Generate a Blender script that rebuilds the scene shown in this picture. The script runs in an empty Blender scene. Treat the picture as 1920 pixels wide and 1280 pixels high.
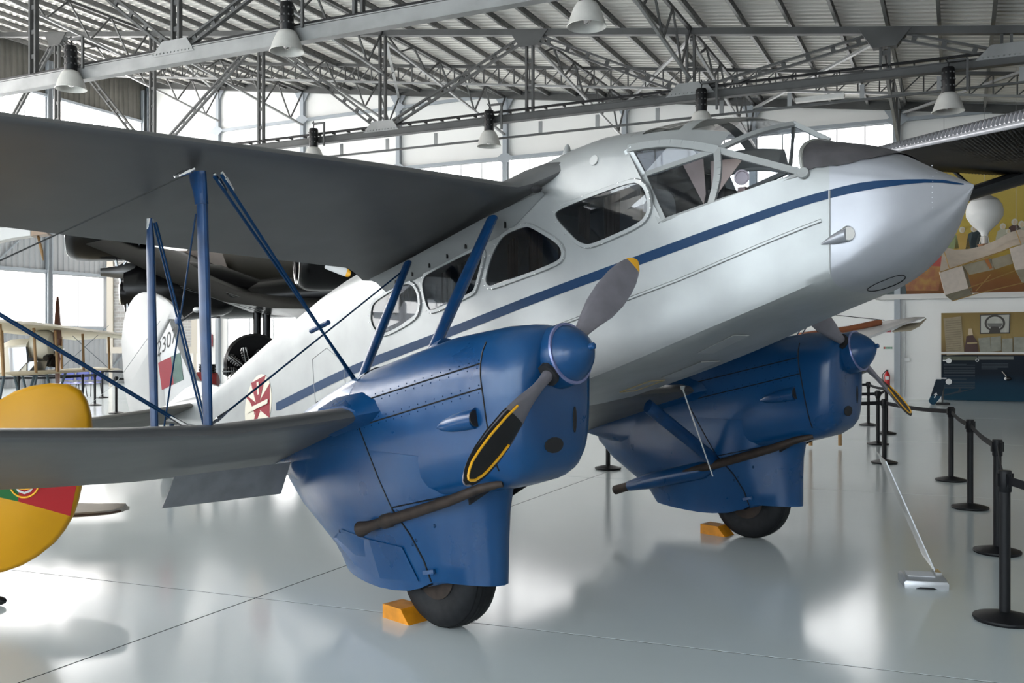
import bpy, bmesh, math, random
from mathutils import Vector, Matrix
from mathutils.bvhtree import BVHTree
random.seed(7)
R = math.radians
SC = bpy.context.scene
COL = SC.collection

# ------------------------------------------------------------------ camera, world, exposure
FPX, CAMH = 1750.0, 1.6
cd = bpy.data.cameras.new('camera'); cam = bpy.data.objects.new('camera', cd); COL.objects.link(cam)
cam.location = (0, 0, CAMH); cam.rotation_euler = (R(90), 0, 0)
cd.sensor_width = 36.0; cd.lens = 36.0 * FPX / 1920.0; cd.shift_y = 8.0 / 1920.0
cd.clip_start = 0.05; cd.clip_end = 300
SC.camera = cam
wd = bpy.data.worlds.new('world'); SC.world = wd; wd.use_nodes = True
wd.node_tree.nodes['Background'].inputs[0].default_value = (0.85, 0.92, 1.0, 1)
wd.node_tree.nodes['Background'].inputs[1].default_value = 1.0
SC.view_settings.view_transform = 'Standard'; SC.view_settings.look = 'None'
SC.view_settings.exposure = -0.04; SC.view_settings.gamma = 1.0
SC.view_settings.use_curve_mapping = False
SC.cycles.max_bounces = 6; SC.cycles.diffuse_bounces = 4; SC.cycles.glossy_bounces = 3; SC.cycles.transparent_max_bounces = 16
SC.cycles.caustics_reflective = False; SC.cycles.caustics_refractive = False
WIN_LEFT, WIN_HIGH, WIN_BACK, WIN_FRONT = 7.0, 13.5, 4.0, 8.5      # brightness of the daylit glazing

# ------------------------------------------------------------------ frames of reference
HANG = math.atan2(-1750.0, 3650.0)            # the building: x along the back wall, y towards it
PLANE_M = (0.8508, 6.5454); PANG = math.atan2(-0.69305, 0.72089)   # the biplane: x forward, y to port
def pix(px, py, Y):                            # a place in the hangar, by bearing and distance ahead
    return Vector(((px - 960) / FPX * Y, Y, CAMH + (648 - py) / FPX * Y))

# ------------------------------------------------------------------ materials
MATS = {}
def mat(name, col, rough=0.5, metal=0.0, var=0.0, vscale=3.0, bump=0.0, bscale=40.0, coat=0.0, spec=0.5, emit=0.0, alpha=None, col2=None):
    if name in MATS: return MATS[name]
    m = bpy.data.materials.new(name); m.use_nodes = True; MATS[name] = m
    nt = m.node_tree; b = nt.nodes['Principled BSDF']; L = nt.links.new
    b.inputs['Base Color'].default_value = (*col, 1); b.inputs['Roughness'].default_value = rough
    b.inputs['Metallic'].default_value = metal; b.inputs['Coat Weight'].default_value = coat
    b.inputs['Coat Roughness'].default_value = 0.08
    b.inputs['Specular IOR Level'].default_value = spec
    if emit:
        b.inputs['Emission Color'].default_value = (*col, 1); b.inputs['Emission Strength'].default_value = emit
    if var or bump:
        tc = nt.nodes.new('ShaderNodeTexCoord')
    if var:
        n = nt.nodes.new('ShaderNodeTexNoise'); n.inputs['Scale'].default_value = vscale; n.inputs['Detail'].default_value = 6
        L(tc.outputs['Object'], n.inputs['Vector'])
        mx = nt.nodes.new('ShaderNodeMix'); mx.data_type = 'RGBA'
        c2 = col2 if col2 else tuple(c * (1 - var) for c in col)
        mx.inputs['A'].default_value = (*col, 1); mx.inputs['B'].default_value = (*c2, 1)
        rp = nt.nodes.new('ShaderNodeValToRGB'); rp.color_ramp.elements[0].position = 0.38; rp.color_ramp.elements[1].position = 0.68
        L(n.outputs['Fac'], rp.inputs['Fac']); L(rp.outputs['Color'], mx.inputs['Factor']); L(mx.outputs['Result'], b.inputs['Base Color'])
        ma = nt.nodes.new('ShaderNodeMapRange'); ma.inputs['To Min'].default_value = rough * 0.8; ma.inputs['To Max'].default_value = min(1, rough * 1.3)
        L(n.outputs['Fac'], ma.inputs['Value']); L(ma.outputs['Result'], b.inputs['Roughness'])
    if bump:
        n2 = nt.nodes.new('ShaderNodeTexNoise'); n2.inputs['Scale'].default_value = bscale; n2.inputs['Detail'].default_value = 3
        L(tc.outputs['Object'], n2.inputs['Vector'])
        bp = nt.nodes.new('ShaderNodeBump'); bp.inputs['Strength'].default_value = bump; bp.inputs['Distance'].default_value = 0.02
        L(n2.outputs['Fac'], bp.inputs['Height']); L(bp.outputs['Normal'], b.inputs['Normal'])
    return m
def glass(name, tint=(1, 1, 1), gloss=0.12):
    if name in MATS: return MATS[name]
    m = bpy.data.materials.new(name); m.use_nodes = True; MATS[name] = m; nt = m.node_tree
    nt.nodes.remove(nt.nodes['Principled BSDF']); out = nt.nodes['Material Output']
    t = nt.nodes.new('ShaderNodeBsdfTransparent'); t.inputs[0].default_value = (*tint, 1)
    g = nt.nodes.new('ShaderNodeBsdfGlossy'); g.inputs['Roughness'].default_value = 0.02
    f0 = nt.nodes.new('ShaderNodeLayerWeight'); f0.inputs[0].default_value = 0.5
    f = nt.nodes.new('ShaderNodeMath'); f.operation = 'POWER'; f.inputs[1].default_value = 5.0; nt.links.new(f0.outputs['Facing'], f.inputs[0])
    ad = nt.nodes.new('ShaderNodeMath'); ad.operation = 'ADD'; ad.inputs[1].default_value = gloss; ad.use_clamp = True
    mx = nt.nodes.new('ShaderNodeMixShader'); L = nt.links.new
    L(f.outputs[0], ad.inputs[0]); L(ad.outputs[0], mx.inputs[0]); L(t.outputs[0], mx.inputs[1]); L(g.outputs[0], mx.inputs[2])
    L(mx.outputs[0], out.inputs[0]); return m

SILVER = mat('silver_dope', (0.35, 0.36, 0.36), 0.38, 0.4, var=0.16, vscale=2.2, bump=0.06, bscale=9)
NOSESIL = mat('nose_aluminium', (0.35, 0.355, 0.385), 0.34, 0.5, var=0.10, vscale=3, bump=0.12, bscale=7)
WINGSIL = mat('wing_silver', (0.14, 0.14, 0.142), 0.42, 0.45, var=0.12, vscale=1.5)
WHITE = mat('white_dope', (0.52, 0.52, 0.52), 0.38, 0.0, var=0.10, vscale=2)
BLUE = mat('blue_enamel', (0.0025, 0.045, 0.142), 0.28, 0.0, var=0.2, vscale=3.5, bump=0.10, bscale=6, coat=0.08, spec=.4, col2=(0.004, 0.056, 0.165))
STRIPE = mat('stripe_blue', (0.0012, 0.028, 0.085), 0.45, 0.0, spec=.2)
STRUTB = mat('strut_blue', (0.004, 0.040, 0.128), 0.34, 0.0, var=0.3, vscale=10, spec=.4)
BLACK = mat('black_paint', (0.004, 0.004, 0.005), 0.5, spec=.3)
BLACKG = mat('black_gloss', (0.006, 0.006, 0.007), 0.22, 0.0, coat=0.2)
RUBBER = mat('rubber', (0.008, 0.009, 0.011), 0.62, spec=.3, var=0.3, vscale=20)
DARK = mat('dark_void', (0.01, 0.01, 0.012), 0.8)
PROPG = mat('propeller_grey', (0.22, 0.205, 0.235), 0.45, 0.35, var=0.15, vscale=8)
YEL = mat('tip_yellow', (0.85, 0.42, 0.01), 0.4)
RUST = mat('exhaust_rust', (0.028, 0.02, 0.016), 0.6, 0.4, var=0.5, vscale=16, col2=(0.055, 0.038, 0.03))
CHROME = mat('bright_metal', (0.75, 0.75, 0.75), 0.2, 1.0)
ORANGE = mat('chock_orange', (0.72, 0.27, 0.008), 0.5, var=0.3, vscale=12)
RED = mat('emblem_red', (0.22, 0.006, 0.018), 0.5, spec=.25)
GREEN = mat('flag_green', (0.035, 0.105, 0.085), 0.5, var=0.25, vscale=9)
CREAM = mat('cream', (0.62, 0.57, 0.47), 0.5)
CURT = mat('curtain', (0.11, 0.085, 0.07), 0.9, var=0.4, vscale=12)
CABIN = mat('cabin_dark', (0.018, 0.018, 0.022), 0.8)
PANEG = glass('window_glass', (0.55, 0.57, 0.60), 0.07)
COCKG = glass('cockpit_glass', (0.94, 0.96, 0.98), 0.02)
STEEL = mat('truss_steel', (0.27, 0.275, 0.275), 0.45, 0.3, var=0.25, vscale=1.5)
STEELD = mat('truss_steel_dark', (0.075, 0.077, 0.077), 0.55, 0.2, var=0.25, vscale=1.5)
FRAMEG = mat('frame_grey', (0.30, 0.33, 0.36), 0.5)

# ------------------------------------------------------------------ mesh helpers
class MB:
    def __init__(s): s.v = []; s.f = []
    def add(s, vs, fs):
        o = len(s.v); s.v += [tuple(x) for x in vs]; s.f += [tuple(i + o for i in f) for f in fs]; return s
    def box(s, c, d, rot=None):
        c = Vector(c); x, y, z = (k / 2 for k in d)
        vs = [Vector(p) for p in ((-x,-y,-z),(x,-y,-z),(x,y,-z),(-x,y,-z),(-x,-y,z),(x,-y,z),(x,y,z),(-x,y,z))]
        if rot: vs = [rot @ p for p in vs]
        return s.add([p + c for p in vs], [(0,3,2,1),(4,5,6,7),(0,1,5,4),(1,2,6,5),(2,3,7,6),(3,0,4,7)])
    def bar(s, p, q, w, h=None, up=(0, 0, 1)):
        p, q = Vector(p), Vector(q); h = h or w; d = (q - p); n = d.length
        if n < 1e-6: return s
        d /= n; u = Vector(up)
        if abs(d.dot(u)) > 0.98: u = Vector((1, 0, 0))
        x = d.cross(u).normalized(); y = x.cross(d)
        M = Matrix((x, d, y)).transposed()
        return s.box((p + q) / 2, (w, n, h), M)
    def ring(s, n, c, x, y, rx, ry=None, ph=0):
        ry = rx if ry is None else ry; c, x, y = Vector(c), Vector(x), Vector(y)
        return [c + x * (rx * math.cos(ph + 2 * math.pi * k / n)) + y * (ry * math.sin(ph + 2 * math.pi * k / n)) for k in range(n)]
    def loft(s, rings, cap=True, closed=True):
        o = len(s.v); n = len(rings[0])
        for r in rings: s.v += [tuple(p) for p in r]
        for i in range(len(rings) - 1):
            for k in range(n if closed else n - 1):
                a, b = o + i * n + k, o + i * n + (k + 1) % n
                s.f.append((a, b, b + n, a + n))
        if cap:
            s.f.append(tuple(o + k for k in range(n))[::-1]); e = o + (len(rings) - 1) * n
            s.f.append(tuple(e + k for k in range(n)))
        return s
    def tube(s, path, r, n=8, cap=True, flat=1.0, fdir=None):
        P = [Vector(p) for p in path]; rr = r if hasattr(r, '__len__') else [r] * len(P); rings = []; u0 = None
        for i, p in enumerate(P):
            d = (P[min(i + 1, len(P) - 1)] - P[max(i - 1, 0)]).normalized()
            if u0 is None:
                u0 = Vector(fdir) if fdir else (Vector((0, 0, 1)) if abs(d.z) < 0.9 else Vector((1, 0, 0)))
            x = (u0 - d * u0.dot(d)).normalized(); y = d.cross(x); u0 = x
            rings.append(s.ring(n, p, x, y, rr[i], rr[i] * flat))
        return s.loft(rings, cap)
    def lathe(s, prof, c, axis, n=24, cap=True):    # prof: (along, radius)
        c, d = Vector(c), Vector(axis).normalized(); u = Vector((0, 0, 1)) if abs(d.z) < 0.9 else Vector((1, 0, 0))
        x = (u - d * u.dot(d)).normalized(); y = d.cross(x)
        return s.loft([s.ring(n, c + d * t, x, y, max(r, 1e-4)) for t, r in prof], cap)
    def prism(s, pts, off):                         # outline of points, thickness vector
        off = Vector(off); n = len(pts); a = [Vector(p) for p in pts]
        o = len(s.v); s.v += [tuple(p) for p in a] + [tuple(p + off) for p in a]
        s.f.append(tuple(o + k for k in range(n))); s.f.append(tuple(o + n + k for k in range(n))[::-1])
        for k in range(n): s.f.append((o + k, o + n + k, o + n + (k + 1) % n, o + (k + 1) % n))
        return s
    def sphere(s, c, r, n=12, sc=(1, 1, 1)):
        m = n // 2; rings = []
        for i in range(m + 1):
            t = math.pi * i / m
            rings.append([(c[0] + sc[0] * r * max(math.sin(t), 1e-3) * math.cos(2 * math.pi * k / n), c[1] + sc[1] * r * max(math.sin(t), 1e-3) * math.sin(2 * math.pi * k / n), c[2] - sc[2] * r * math.cos(t)) for k in range(n)])
        return s.loft(rings)
    def mesh(s, name, smooth=35):
        me = bpy.data.meshes.new(name); me.from_pydata(s.v, [], s.f)
        bm = bmesh.new(); bm.from_mesh(me); bmesh.ops.recalc_face_normals(bm, faces=bm.faces); bm.to_mesh(me); bm.free()
        if smooth:
            me.shade_smooth(); me.set_sharp_from_angle(angle=R(smooth))
        return me
    def build(s, name, m, parent=None, smooth=35, rotz=0):
        me = s.mesh(name, smooth); o = bpy.data.objects.new(name, me); COL.objects.link(o)
        me.materials.append(m)
        if parent: o.parent = parent
        if rotz: o.rotation_euler.z = rotz
        return o
    def bvh(s): return BVHTree.FromPolygons([Vector(v) for v in s.v], s.f)

def tag(o, label, cat=None, group=None, kind=None):
    o['label'] = label
    if cat: o['category'] = cat
    if group: o['group'] = group
    if kind: o['kind'] = kind
    return o
def empty(name, loc, rz=0, label=None, cat=None, group=None, kind=None):
    o = bpy.data.objects.new(name, None); COL.objects.link(o); o.location = loc; o.rotation_euler.z = rz; o.empty_display_size = 0.1
    if label: tag(o, label, cat, group, kind)
    return o
def copy_tree(o, parent=None):
    c = o.copy(); COL.objects.link(c); c.parent = parent
    for ch in o.children: copy_tree(ch, c)
    return c
def share(name, me, parent, loc=(0, 0, 0)):
    o = bpy.data.objects.new(name, me); COL.objects.link(o); o.parent = parent; o.location = loc; return o
def lerp(T, x):
    T = sorted(T)
    if x <= T[0][0]: return T[0][1]
    for (x0, y0), (x1, y1) in zip(T, T[1:]):
        if x <= x1: return y0 + (y1 - y0) * (x - x0) / (x1 - x0)
    return T[-1][1]
def spl(T, x):                                   # smooth (monotone-ish cubic) interpolation
    T = sorted(T); n = len(T)
    if x <= T[0][0]: return T[0][1]
    if x >= T[-1][0]: return T[-1][1]
    for i in range(n - 1):
        if x <= T[i + 1][0]: break
    def sl(k):
        if k == 0: return (T[1][1] - T[0][1]) / (T[1][0] - T[0][0])
        if k == n - 1: return (T[-1][1] - T[-2][1]) / (T[-1][0] - T[-2][0])
        a = (T[k][1] - T[k-1][1]) / (T[k][0] - T[k-1][0]); b = (T[k+1][1] - T[k][1]) / (T[k+1][0] - T[k][0])
        return 0 if a * b <= 0 else 2 * a * b / (a + b)
    h = T[i+1][0] - T[i][0]; t = (x - T[i][0]) / h; m0, m1 = sl(i) * h, sl(i + 1) * h
    return (2*t**3 - 3*t*t + 1) * T[i][1] + (t**3 - 2*t*t + t) * m0 + (-2*t**3 + 3*t*t) * T[i+1][1] + (t**3 - t*t) * m1

exec_parts = []
# ================================================================== THE HANGAR (x along back wall, y towards it)
UL, UR, VF, VB = -32.4, 14.0, -14.0, 30.3
def roofz(u): return 8.33 - 0.1407 * (u - 1.67)
FLOORM = mat('floor_epoxy', (0.66, 0.72, 0.735), 0.14, 0.0, var=0.05, vscale=0.35, bump=0.03, bscale=3.0, spec=0.45)
GROUT = mat('floor_joint', (0.03, 0.03, 0.03), 0.9, spec=.1)
WALLW = mat('wall_white', (0.78, 0.78, 0.765), 0.7, var=0.04, vscale=0.5)
ROOFM = mat('roof_sheet', (0.68, 0.66, 0.62), 0.6, 0.1, var=0.10, vscale=0.4)
CORR = mat('wall_sheet_grey', (0.36, 0.37, 0.38), 0.55, 0.2, var=0.1, vscale=0.6)
CORRB = mat('wall_sheet_brown', (0.13, 0.125, 0.11), 0.6, 0.1, var=0.3, vscale=1.2)

b = MB().box(((UL + UR) / 2, (VF + VB) / 2, -0.0915), (UR - UL + 1, VB - VF + 1, 0.18))
floor = b.build('floor', GROUT, rotz=HANG); floor['kind'] = 'structure'; floor['label'] = 'glossy pale grey epoxy hangar floor with thin joints'
us = [UL - .4] + [-4.03 + 6 * k for k in range(-4, 4)] + [UR + .4]; us = [u for u in us if u <= UR + .4]
vk = [4.98 + 6 * k for k in range(-4, 6)]
g = 0.006
def vl(k, u): return vk[k] + 0.084 * u
for i in range(len(us) - 1):
    for k in range(len(vk) - 1):
        u0, u1 = us[i] + g, us[i + 1] - g
        P = [(u0, max(VF - .4, min(VB + .4, vl(k, u0) + g)), -0.012), (u1, max(VF - .4, min(VB + .4, vl(k, u1) + g)), -0.012),
             (u1, max(VF - .4, min(VB + .4, vl(k + 1, u1) - g)), -0.012), (u0, max(VF - .4, min(VB + .4, vl(k + 1, u0) - g)), -0.012)]
        if P[3][1] - P[0][1] < 0.3 or P[2][1] - P[1][1] < 0.3: continue
        MB().prism(P, (0, 0, 0.012)).build('slab', FLOORM, floor, smooth=0)

# ceiling: corrugated sheet with ribs along x, purlins along y
b = MB(); prof = []; v = VF - .2
while v < VB + 0.2:
    prof += [(v, 0.0), (v + .10, 0.0), (v + .13, .04), (v + .22, .04)]; v += .25
r0 = [(UL - .3, p, roofz(UL - .3) + .16 + q) for p, q in prof]; r1 = [(UR + .3, p, roofz(UR + .3) + .16 + q) for p, q in prof]
b.loft([r0, r1], cap=False, closed=False)
ceil = b.build('ceiling', ROOFM, rotz=HANG, smooth=0); ceil['kind'] = 'structure'; ceil['label'] = 'sloping corrugated roof sheets over steel purlins'
pm = MB(); pm.box((0, (VF + VB) / 2, .075), (.07, VB - VF, .012)); pm.box((0, (VF + VB) / 2, -.075), (.07, VB - VF, .012)); pm.box((0, (VF + VB) / 2, 0), (.012, VB - VF, .15))
for k in range(170):
    pm.box((0, VF + .2 + k * .26, 0), (.066, .05, .02))
pmesh = pm.mesh('purlin', 0); pmesh.materials.append(mat('purlin_steel', (.19, .19, .185), .5, .3))
u = UL + .35
while u < UR:
    share('purlin', pmesh, ceil, (u, 0, roofz(u) + .065)); u += 1.055

# walls
def struct(o, label): o['kind'] = 'structure'; o['label'] = label; return o
def corrug_y(x, y0, y1, z0, z1, pitch=.25, dep=.035):     # vertical ribs on a wall at x
    b = MB(); pr = []; y = y0
    while y < y1 - 1e-3:
        for dy, dx in ((0, 0), (.11, 0), (.14, dep), (.22, dep)):
            if y + dy < y1: pr.append((x - dx, y + dy))
        y += pitch
    pr.append((x, y1))
    return b.loft([[(p, q, z0) for p, q in pr], [(p, q, z1) for p, q in pr]], cap=False, closed=False)
PANEL_L = mat('daylit_pane_left', (1.0, 0.985, 0.97), 0.4, emit=WIN_LEFT)
PANEL_H = mat('daylit_pane_left_high', (1.0, 0.975, 0.95), 0.4, emit=WIN_HIGH)
PANEL_B = mat('daylit_pane_back', (1.0, 0.99, 0.985), 0.4, emit=WIN_BACK)
PANEL_F = mat('daylit_pane_front', (0.86, 0.94, 1.0), 0.4, emit=WIN_FRONT)
MULL = mat('mullion_grey', (0.42, 0.43, 0.44), 0.5)

wl = MB().box((UL - .28, (VF + VB) / 2, 6.8), (.3, VB - VF + .8, 13.9)).build('wall_left', CORR, rotz=HANG); struct(wl, 'tall side wall clad in grey corrugated sheet')
lowc = corrug_y(UL, VF, VB, 0, 2.3).build('lower_cladding', CORR, wl, 0); lowc.rotation_euler.z = 0
corrug_y(UL, VF, VB, 4.53, 6.5).build('middle_cladding', CORR, wl, 0)
corrug_y(UL, VF, VB, 11.45, 13.2).build('upper_cladding', CORRB, wl, 0)
cols_v = [VB - .3 - 4.75 * k for k in range(10)]
cm = MB()
cm.box((.06, 0, 6.4), (.22, .16, 12.8)).box((.16, 0, 6.4), (.02, .24, 12.8))
cmesh = cm.mesh('column', 0); cmesh.materials.append(FRAMEG)
for vv in cols_v: share('column', cmesh, wl, (UL, vv, 0))
for zz in (2.3, 4.53, 6.5, 11.42):
    MB().box((UL + .05, (VF + VB) / 2, zz), (.14, VB - VF, .11)).build('rail', FRAMEG, wl, 0)
for i, vv in enumerate(cols_v[:-1]):                      # cladding braces under the windows
    MB().bar((UL + .09, vv - .1, 2.3), (UL + .09, vv - 2.3, 0.1), .08, .05).build('brace', FRAMEG, wl, 0)
    MB().bar((UL + .09, vv - 2.35, 4.6), (UL + .09, vv - .3, 6.6), .09, .05).build('brace', FRAMEG, wl, 0)
wn = 0
def window(name_label, axis, pos, s0, s1, z0, z1, nx, nz, pm, m=.035, inset=0.0):
    """a glazed opening: frame, mullions and each pane"""
    global wn; wn += 1
    P = (lambda s, z, d: (pos + d, s, z)) if axis == 'x' else (lambda s, z, d: (s, pos - d, z))
    D = (lambda a, bq, c: (c, a, bq)) if axis == 'x' else (lambda a, bq, c: (a, c, bq))
    f = MB(); w = s1 - s0; h = z1 - z0; sm, zm = (s0 + s1) / 2, (z0 + z1) / 2
    f.box(P(s0 + m/2, zm, .02), D(m, h, .08)).box(P(s1 - m/2, zm, .02), D(m, h, .08)).box(P(sm, z0 + m/2, .02), D(w, m, .08)).box(P(sm, z1 - m/2, .02), D(w, m, .08))
    o = f.build('window_%d' % wn, MULL, rotz=HANG, smooth=0); struct(o, name_label)
    mu = MB()
    for k in range(1, nx): mu.box(P(s0 + w * k / nx, zm, .02), D(m, h, .05))
    for k in range(1, nz): mu.box(P(sm, z0 + h * k / nz, .022), D(w, m * .8, .04))
    if mu.v: mu.build('mullion', MULL, o, 0)
    pw, ph = w / nx, h / nz
    pb = MB().box((0, 0, 0), D(pw - m * .6, ph - m * .6, .012)).mesh('pane', 0); pb.materials.append(pm)
    for i in range(nx):
        for k in range(nz): share('pane', pb, o, P(s0 + pw * (i + .5), z0 + ph * (k + .5), .012))
    return o
ordn = ['first', 'second', 'third', 'fourth', 'fifth', 'sixth', 'seventh', 'eighth', 'ninth', 'tenth']
for i, vv in enumerate(cols_v[:-1]):
    window('bright high side window, %s from the far corner' % ordn[i], 'x', UL, vv - 4.75 + .12, vv - .12, 6.55, 11.38, 5, 3, PANEL_H)
    if True:
        window('bright low side window, %s from the far corner' % ordn[i], 'x', UL, vv - 4.75 + .1, vv - (.1 if i else 2.1), 2.36, 4.47, 2, 1, PANEL_L, .05)

wb = MB()
wb.prism([(UL - .3, VB + .02, 0), (UR, VB + .02, 0), (UR, VB + .02, roofz(UR) + .16), (UL - .3, VB + .02, roofz(UL - .3) + .16)], (0, .25, 0))
wb = wb.build('wall_back', WALLW, rotz=HANG, smooth=0); struct(wb, 'white painted end wall with thin grey steel frame')
bcols = [-32.3, -28.3, -23.85, -19.3, -14.76, -10.26, -5.95, -1.68, 2.75, 7.2, 11.6]
for u in bcols:
    h = roofz(u) - .12
    c = MB().box((u, VB - .05, h / 2), (.17, .16, h))
    c.prism([(u - .09, VB - .1, h - .45), (u + .09, VB - .1, h - .45), (u + .36, VB - .1, h), (u - .36, VB - .1, h)], (0, .04, 0))
    c.build('column', FRAMEG, wb, 0)
rl = MB().bar((UL, VB - .06, roofz(UL) - .02), (UR, VB - .06, roofz(UR) - .02), .14, .24); rl.build('eaves_beam', STEELD, wb, 0)
def rail(u0, u1, z, nodes):
    b = MB().box(((u0 + u1) / 2, VB - .07, z), (u1 - u0, .10, .11)); b.build('rail', FRAMEG, wb, 0)
    for u in nodes:
        MB().prism([(u - .34, VB - .14, z), (u - .12, VB - .14, z - .16), (u + .12, VB - .14, z - .16), (u + .34, VB - .14, z), (u + .12, VB - .14, z + .16), (u - .12, VB - .14, z + .16)], (0, .04, 0)).build('gusset_plate', FRAMEG, wb, 0)
rail(-32.3, -14.76, 10.68, bcols[1:4]); rail(-32.3, 11.6, 8.36, bcols[1:-1])
for i, (u0, u1) in enumerate(zip(bcols[3:7], bcols[4:8])):
    window('bright end-wall window under the grey rail, %s from the left' % ordn[i], 'y', VB, u0 + .1, u1 - .1, 6.1, 8.30, 5, 2, PANEL_B)
for i, (u0, u1) in enumerate(zip(bcols[1:3], bcols[2:4])):
    window('tall bright low end-wall window, %s from the left corner' % ordn[i], 'y', VB, u0 + .5, u1 - .3, .7, 4.4, 3, 1, PANEL_B, .06)

wr = MB().box((UR + .15, (VF + VB) / 2, 3.4), (.3, VB - VF + .8, 6.9)).build('wall_right', WALLW, rotz=HANG, smooth=0); struct(wr, 'low side wall of the hangar outside the view')
wf = MB().prism([(UL - .3, VF - .02, 0), (UR, VF - .02, 0), (UR, VF - .02, roofz(UR) + .16), (UL - .3, VF - .02, roofz(UL - .3) + .16)], (0, -.25, 0)).build('wall_front', WALLW, rotz=HANG, smooth=0); struct(wf, 'front wall of the hangar behind the viewer')
for i in range(7):
    u0 = -30.5 + i * 5.6
    o = window('tall front window behind the viewer, %s from the left' % ordn[i], 'y', VF, u0, u0 + 4.4, 1.2, min(8.7, roofz(u0 + 4.4) - .5), 4, 4, PANEL_F, .05)
    for ch in o.children: pass
    o.location = Matrix.Rotation(HANG, 3, 'Z') @ Vector((0, .06, 0))

# ------------------------------------------------------------------ trusses
def laced(b, p, q, w=.10, gap=.09, n=6, t=.03):
    p, q = Vector(p), Vector(q); d = (q - p).normalized(); s = Vector((0, 1, 0)); x = d.cross(s).normalized()
    for k in (-1, 1): b.bar(p + x * k * gap, q + x * k * gap, t * 1.4, w, up=s) if False else b.bar(p + x * k * gap, q + x * k * gap, w * .55, w, up=s)
    L = (q - p).length; m = max(2, int(L / .55))
    for k in range(m + 1): c = p + (q - p) * (k / m); b.bar(c - x * gap, c + x * gap, .10, w * .5, up=s)
    return b
BN = [-32.3, -23.7, -14.8, -5.9, 0.9, 7.0, 13.6]; TN = [-28.2, -19.2, -10.2, -1.5, 4.0, 10.5]
ZC = 7.58
def truss(v, label, big):
    t = empty('roof_truss', (0, 0, 0), HANG, label, 'roof truss', 'roof trusses across the hangar')
    h = .28 if big else .17; CH = STEEL if big else STEELD
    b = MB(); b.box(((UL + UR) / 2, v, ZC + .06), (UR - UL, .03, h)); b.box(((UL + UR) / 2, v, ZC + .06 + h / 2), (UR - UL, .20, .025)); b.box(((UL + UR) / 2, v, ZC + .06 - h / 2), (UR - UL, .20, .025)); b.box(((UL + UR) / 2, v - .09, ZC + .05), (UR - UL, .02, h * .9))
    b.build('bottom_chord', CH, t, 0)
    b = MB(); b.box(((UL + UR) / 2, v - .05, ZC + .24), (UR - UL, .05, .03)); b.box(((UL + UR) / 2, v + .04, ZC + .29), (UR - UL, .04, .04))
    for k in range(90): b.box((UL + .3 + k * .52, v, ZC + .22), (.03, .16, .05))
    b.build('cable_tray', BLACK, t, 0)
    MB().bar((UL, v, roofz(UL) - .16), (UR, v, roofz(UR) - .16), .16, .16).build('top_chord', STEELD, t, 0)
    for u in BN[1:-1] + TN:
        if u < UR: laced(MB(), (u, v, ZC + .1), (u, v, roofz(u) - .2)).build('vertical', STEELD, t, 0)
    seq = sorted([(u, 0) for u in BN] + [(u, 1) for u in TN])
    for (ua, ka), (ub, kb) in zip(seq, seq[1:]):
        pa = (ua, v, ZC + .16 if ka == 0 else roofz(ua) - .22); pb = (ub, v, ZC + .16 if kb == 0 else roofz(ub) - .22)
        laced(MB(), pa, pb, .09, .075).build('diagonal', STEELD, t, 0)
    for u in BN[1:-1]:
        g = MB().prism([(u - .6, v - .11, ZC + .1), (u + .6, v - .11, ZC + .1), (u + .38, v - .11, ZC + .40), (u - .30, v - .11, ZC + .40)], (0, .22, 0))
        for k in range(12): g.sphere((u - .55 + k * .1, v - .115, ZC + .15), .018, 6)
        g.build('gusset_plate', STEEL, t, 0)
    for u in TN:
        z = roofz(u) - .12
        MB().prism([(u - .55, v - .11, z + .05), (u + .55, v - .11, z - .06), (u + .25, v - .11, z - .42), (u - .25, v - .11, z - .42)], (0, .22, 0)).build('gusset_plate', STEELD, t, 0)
    return t
truss(14.6, 'nearest roof truss, its grey bottom beam crossing the upper left', True)
truss(22.36, 'far roof truss crossing the whole view above the biplane', False)
def rafter(v, label):
    t = empty('lattice_rafter', (0, 0, 0)); t.parent = ceil
    MB().bar((UL, v, roofz(UL) - .07), (UR, v, roofz(UR) - .07), .09, .09).build('top_bar', STEELD, t, 0)
    MB().bar((UL, v, roofz(UL) - .62), (UR, v, roofz(UR) - .62), .06, .06).build('bottom_bar', STEEL, t, 0)
    b = MB(); u = UL + .3
    while u < UR - .6:
        b.bar((u, v, roofz(u) - .62), (u, v, roofz(u) - .07), .035); b.bar((u, v, roofz(u) - .62), (u + .53, v, roofz(u + .53) - .07), .03); u += .53
    b.build('lacing', STEELD, t, 0)
rafter(26.2, 'light lattice rafter under the roof near the end wall')
def sway(u, v0, v1, drop0, drop1, label):
    t = empty('knee_brace_frame', (0, 0, 0)); t.parent = ceil
    z = roofz(u) - .1
    MB().bar((u, v0, z - drop0), (u, v1, z - drop1), .07).build('lower_bar', STEEL, t, 0)
    MB().bar((u, v0, z), (u, v1, z), .08).build('upper_bar', STEELD, t, 0)
    b = MB(); n = 5
    for k in range(n):
        va, vb = v0 + (v1 - v0) * k / n, v0 + (v1 - v0) * (k + 1) / n; vm = (va + vb) / 2
        zl = lambda q: z - drop0 - (drop1 - drop0) * (q - v0) / (v1 - v0)
        b.bar((u, va, z), (u, vm, zl(vm)), .045); b.bar((u, vm, zl(vm)), (u, vb, z), .045)
    b.build('web', STEELD, t, 0)
plc = ['far left', 'left', 'centre left', 'centre', 'centre right', 'right', 'far right']
for i, u in enumerate((-28.2, -23.8, -19.2, -14.76, -10.2, -5.9, -1.6)):
    sway(u, 22.4, 30.2, .25, 1.35, 'knee brace from the far truss down to the end wall, %s' % plc[i])
    if i % 2: sway(u, 14.7, 22.3, .3, 1.2, 'knee brace between the two roof trusses, %s' % plc[i])
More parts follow.
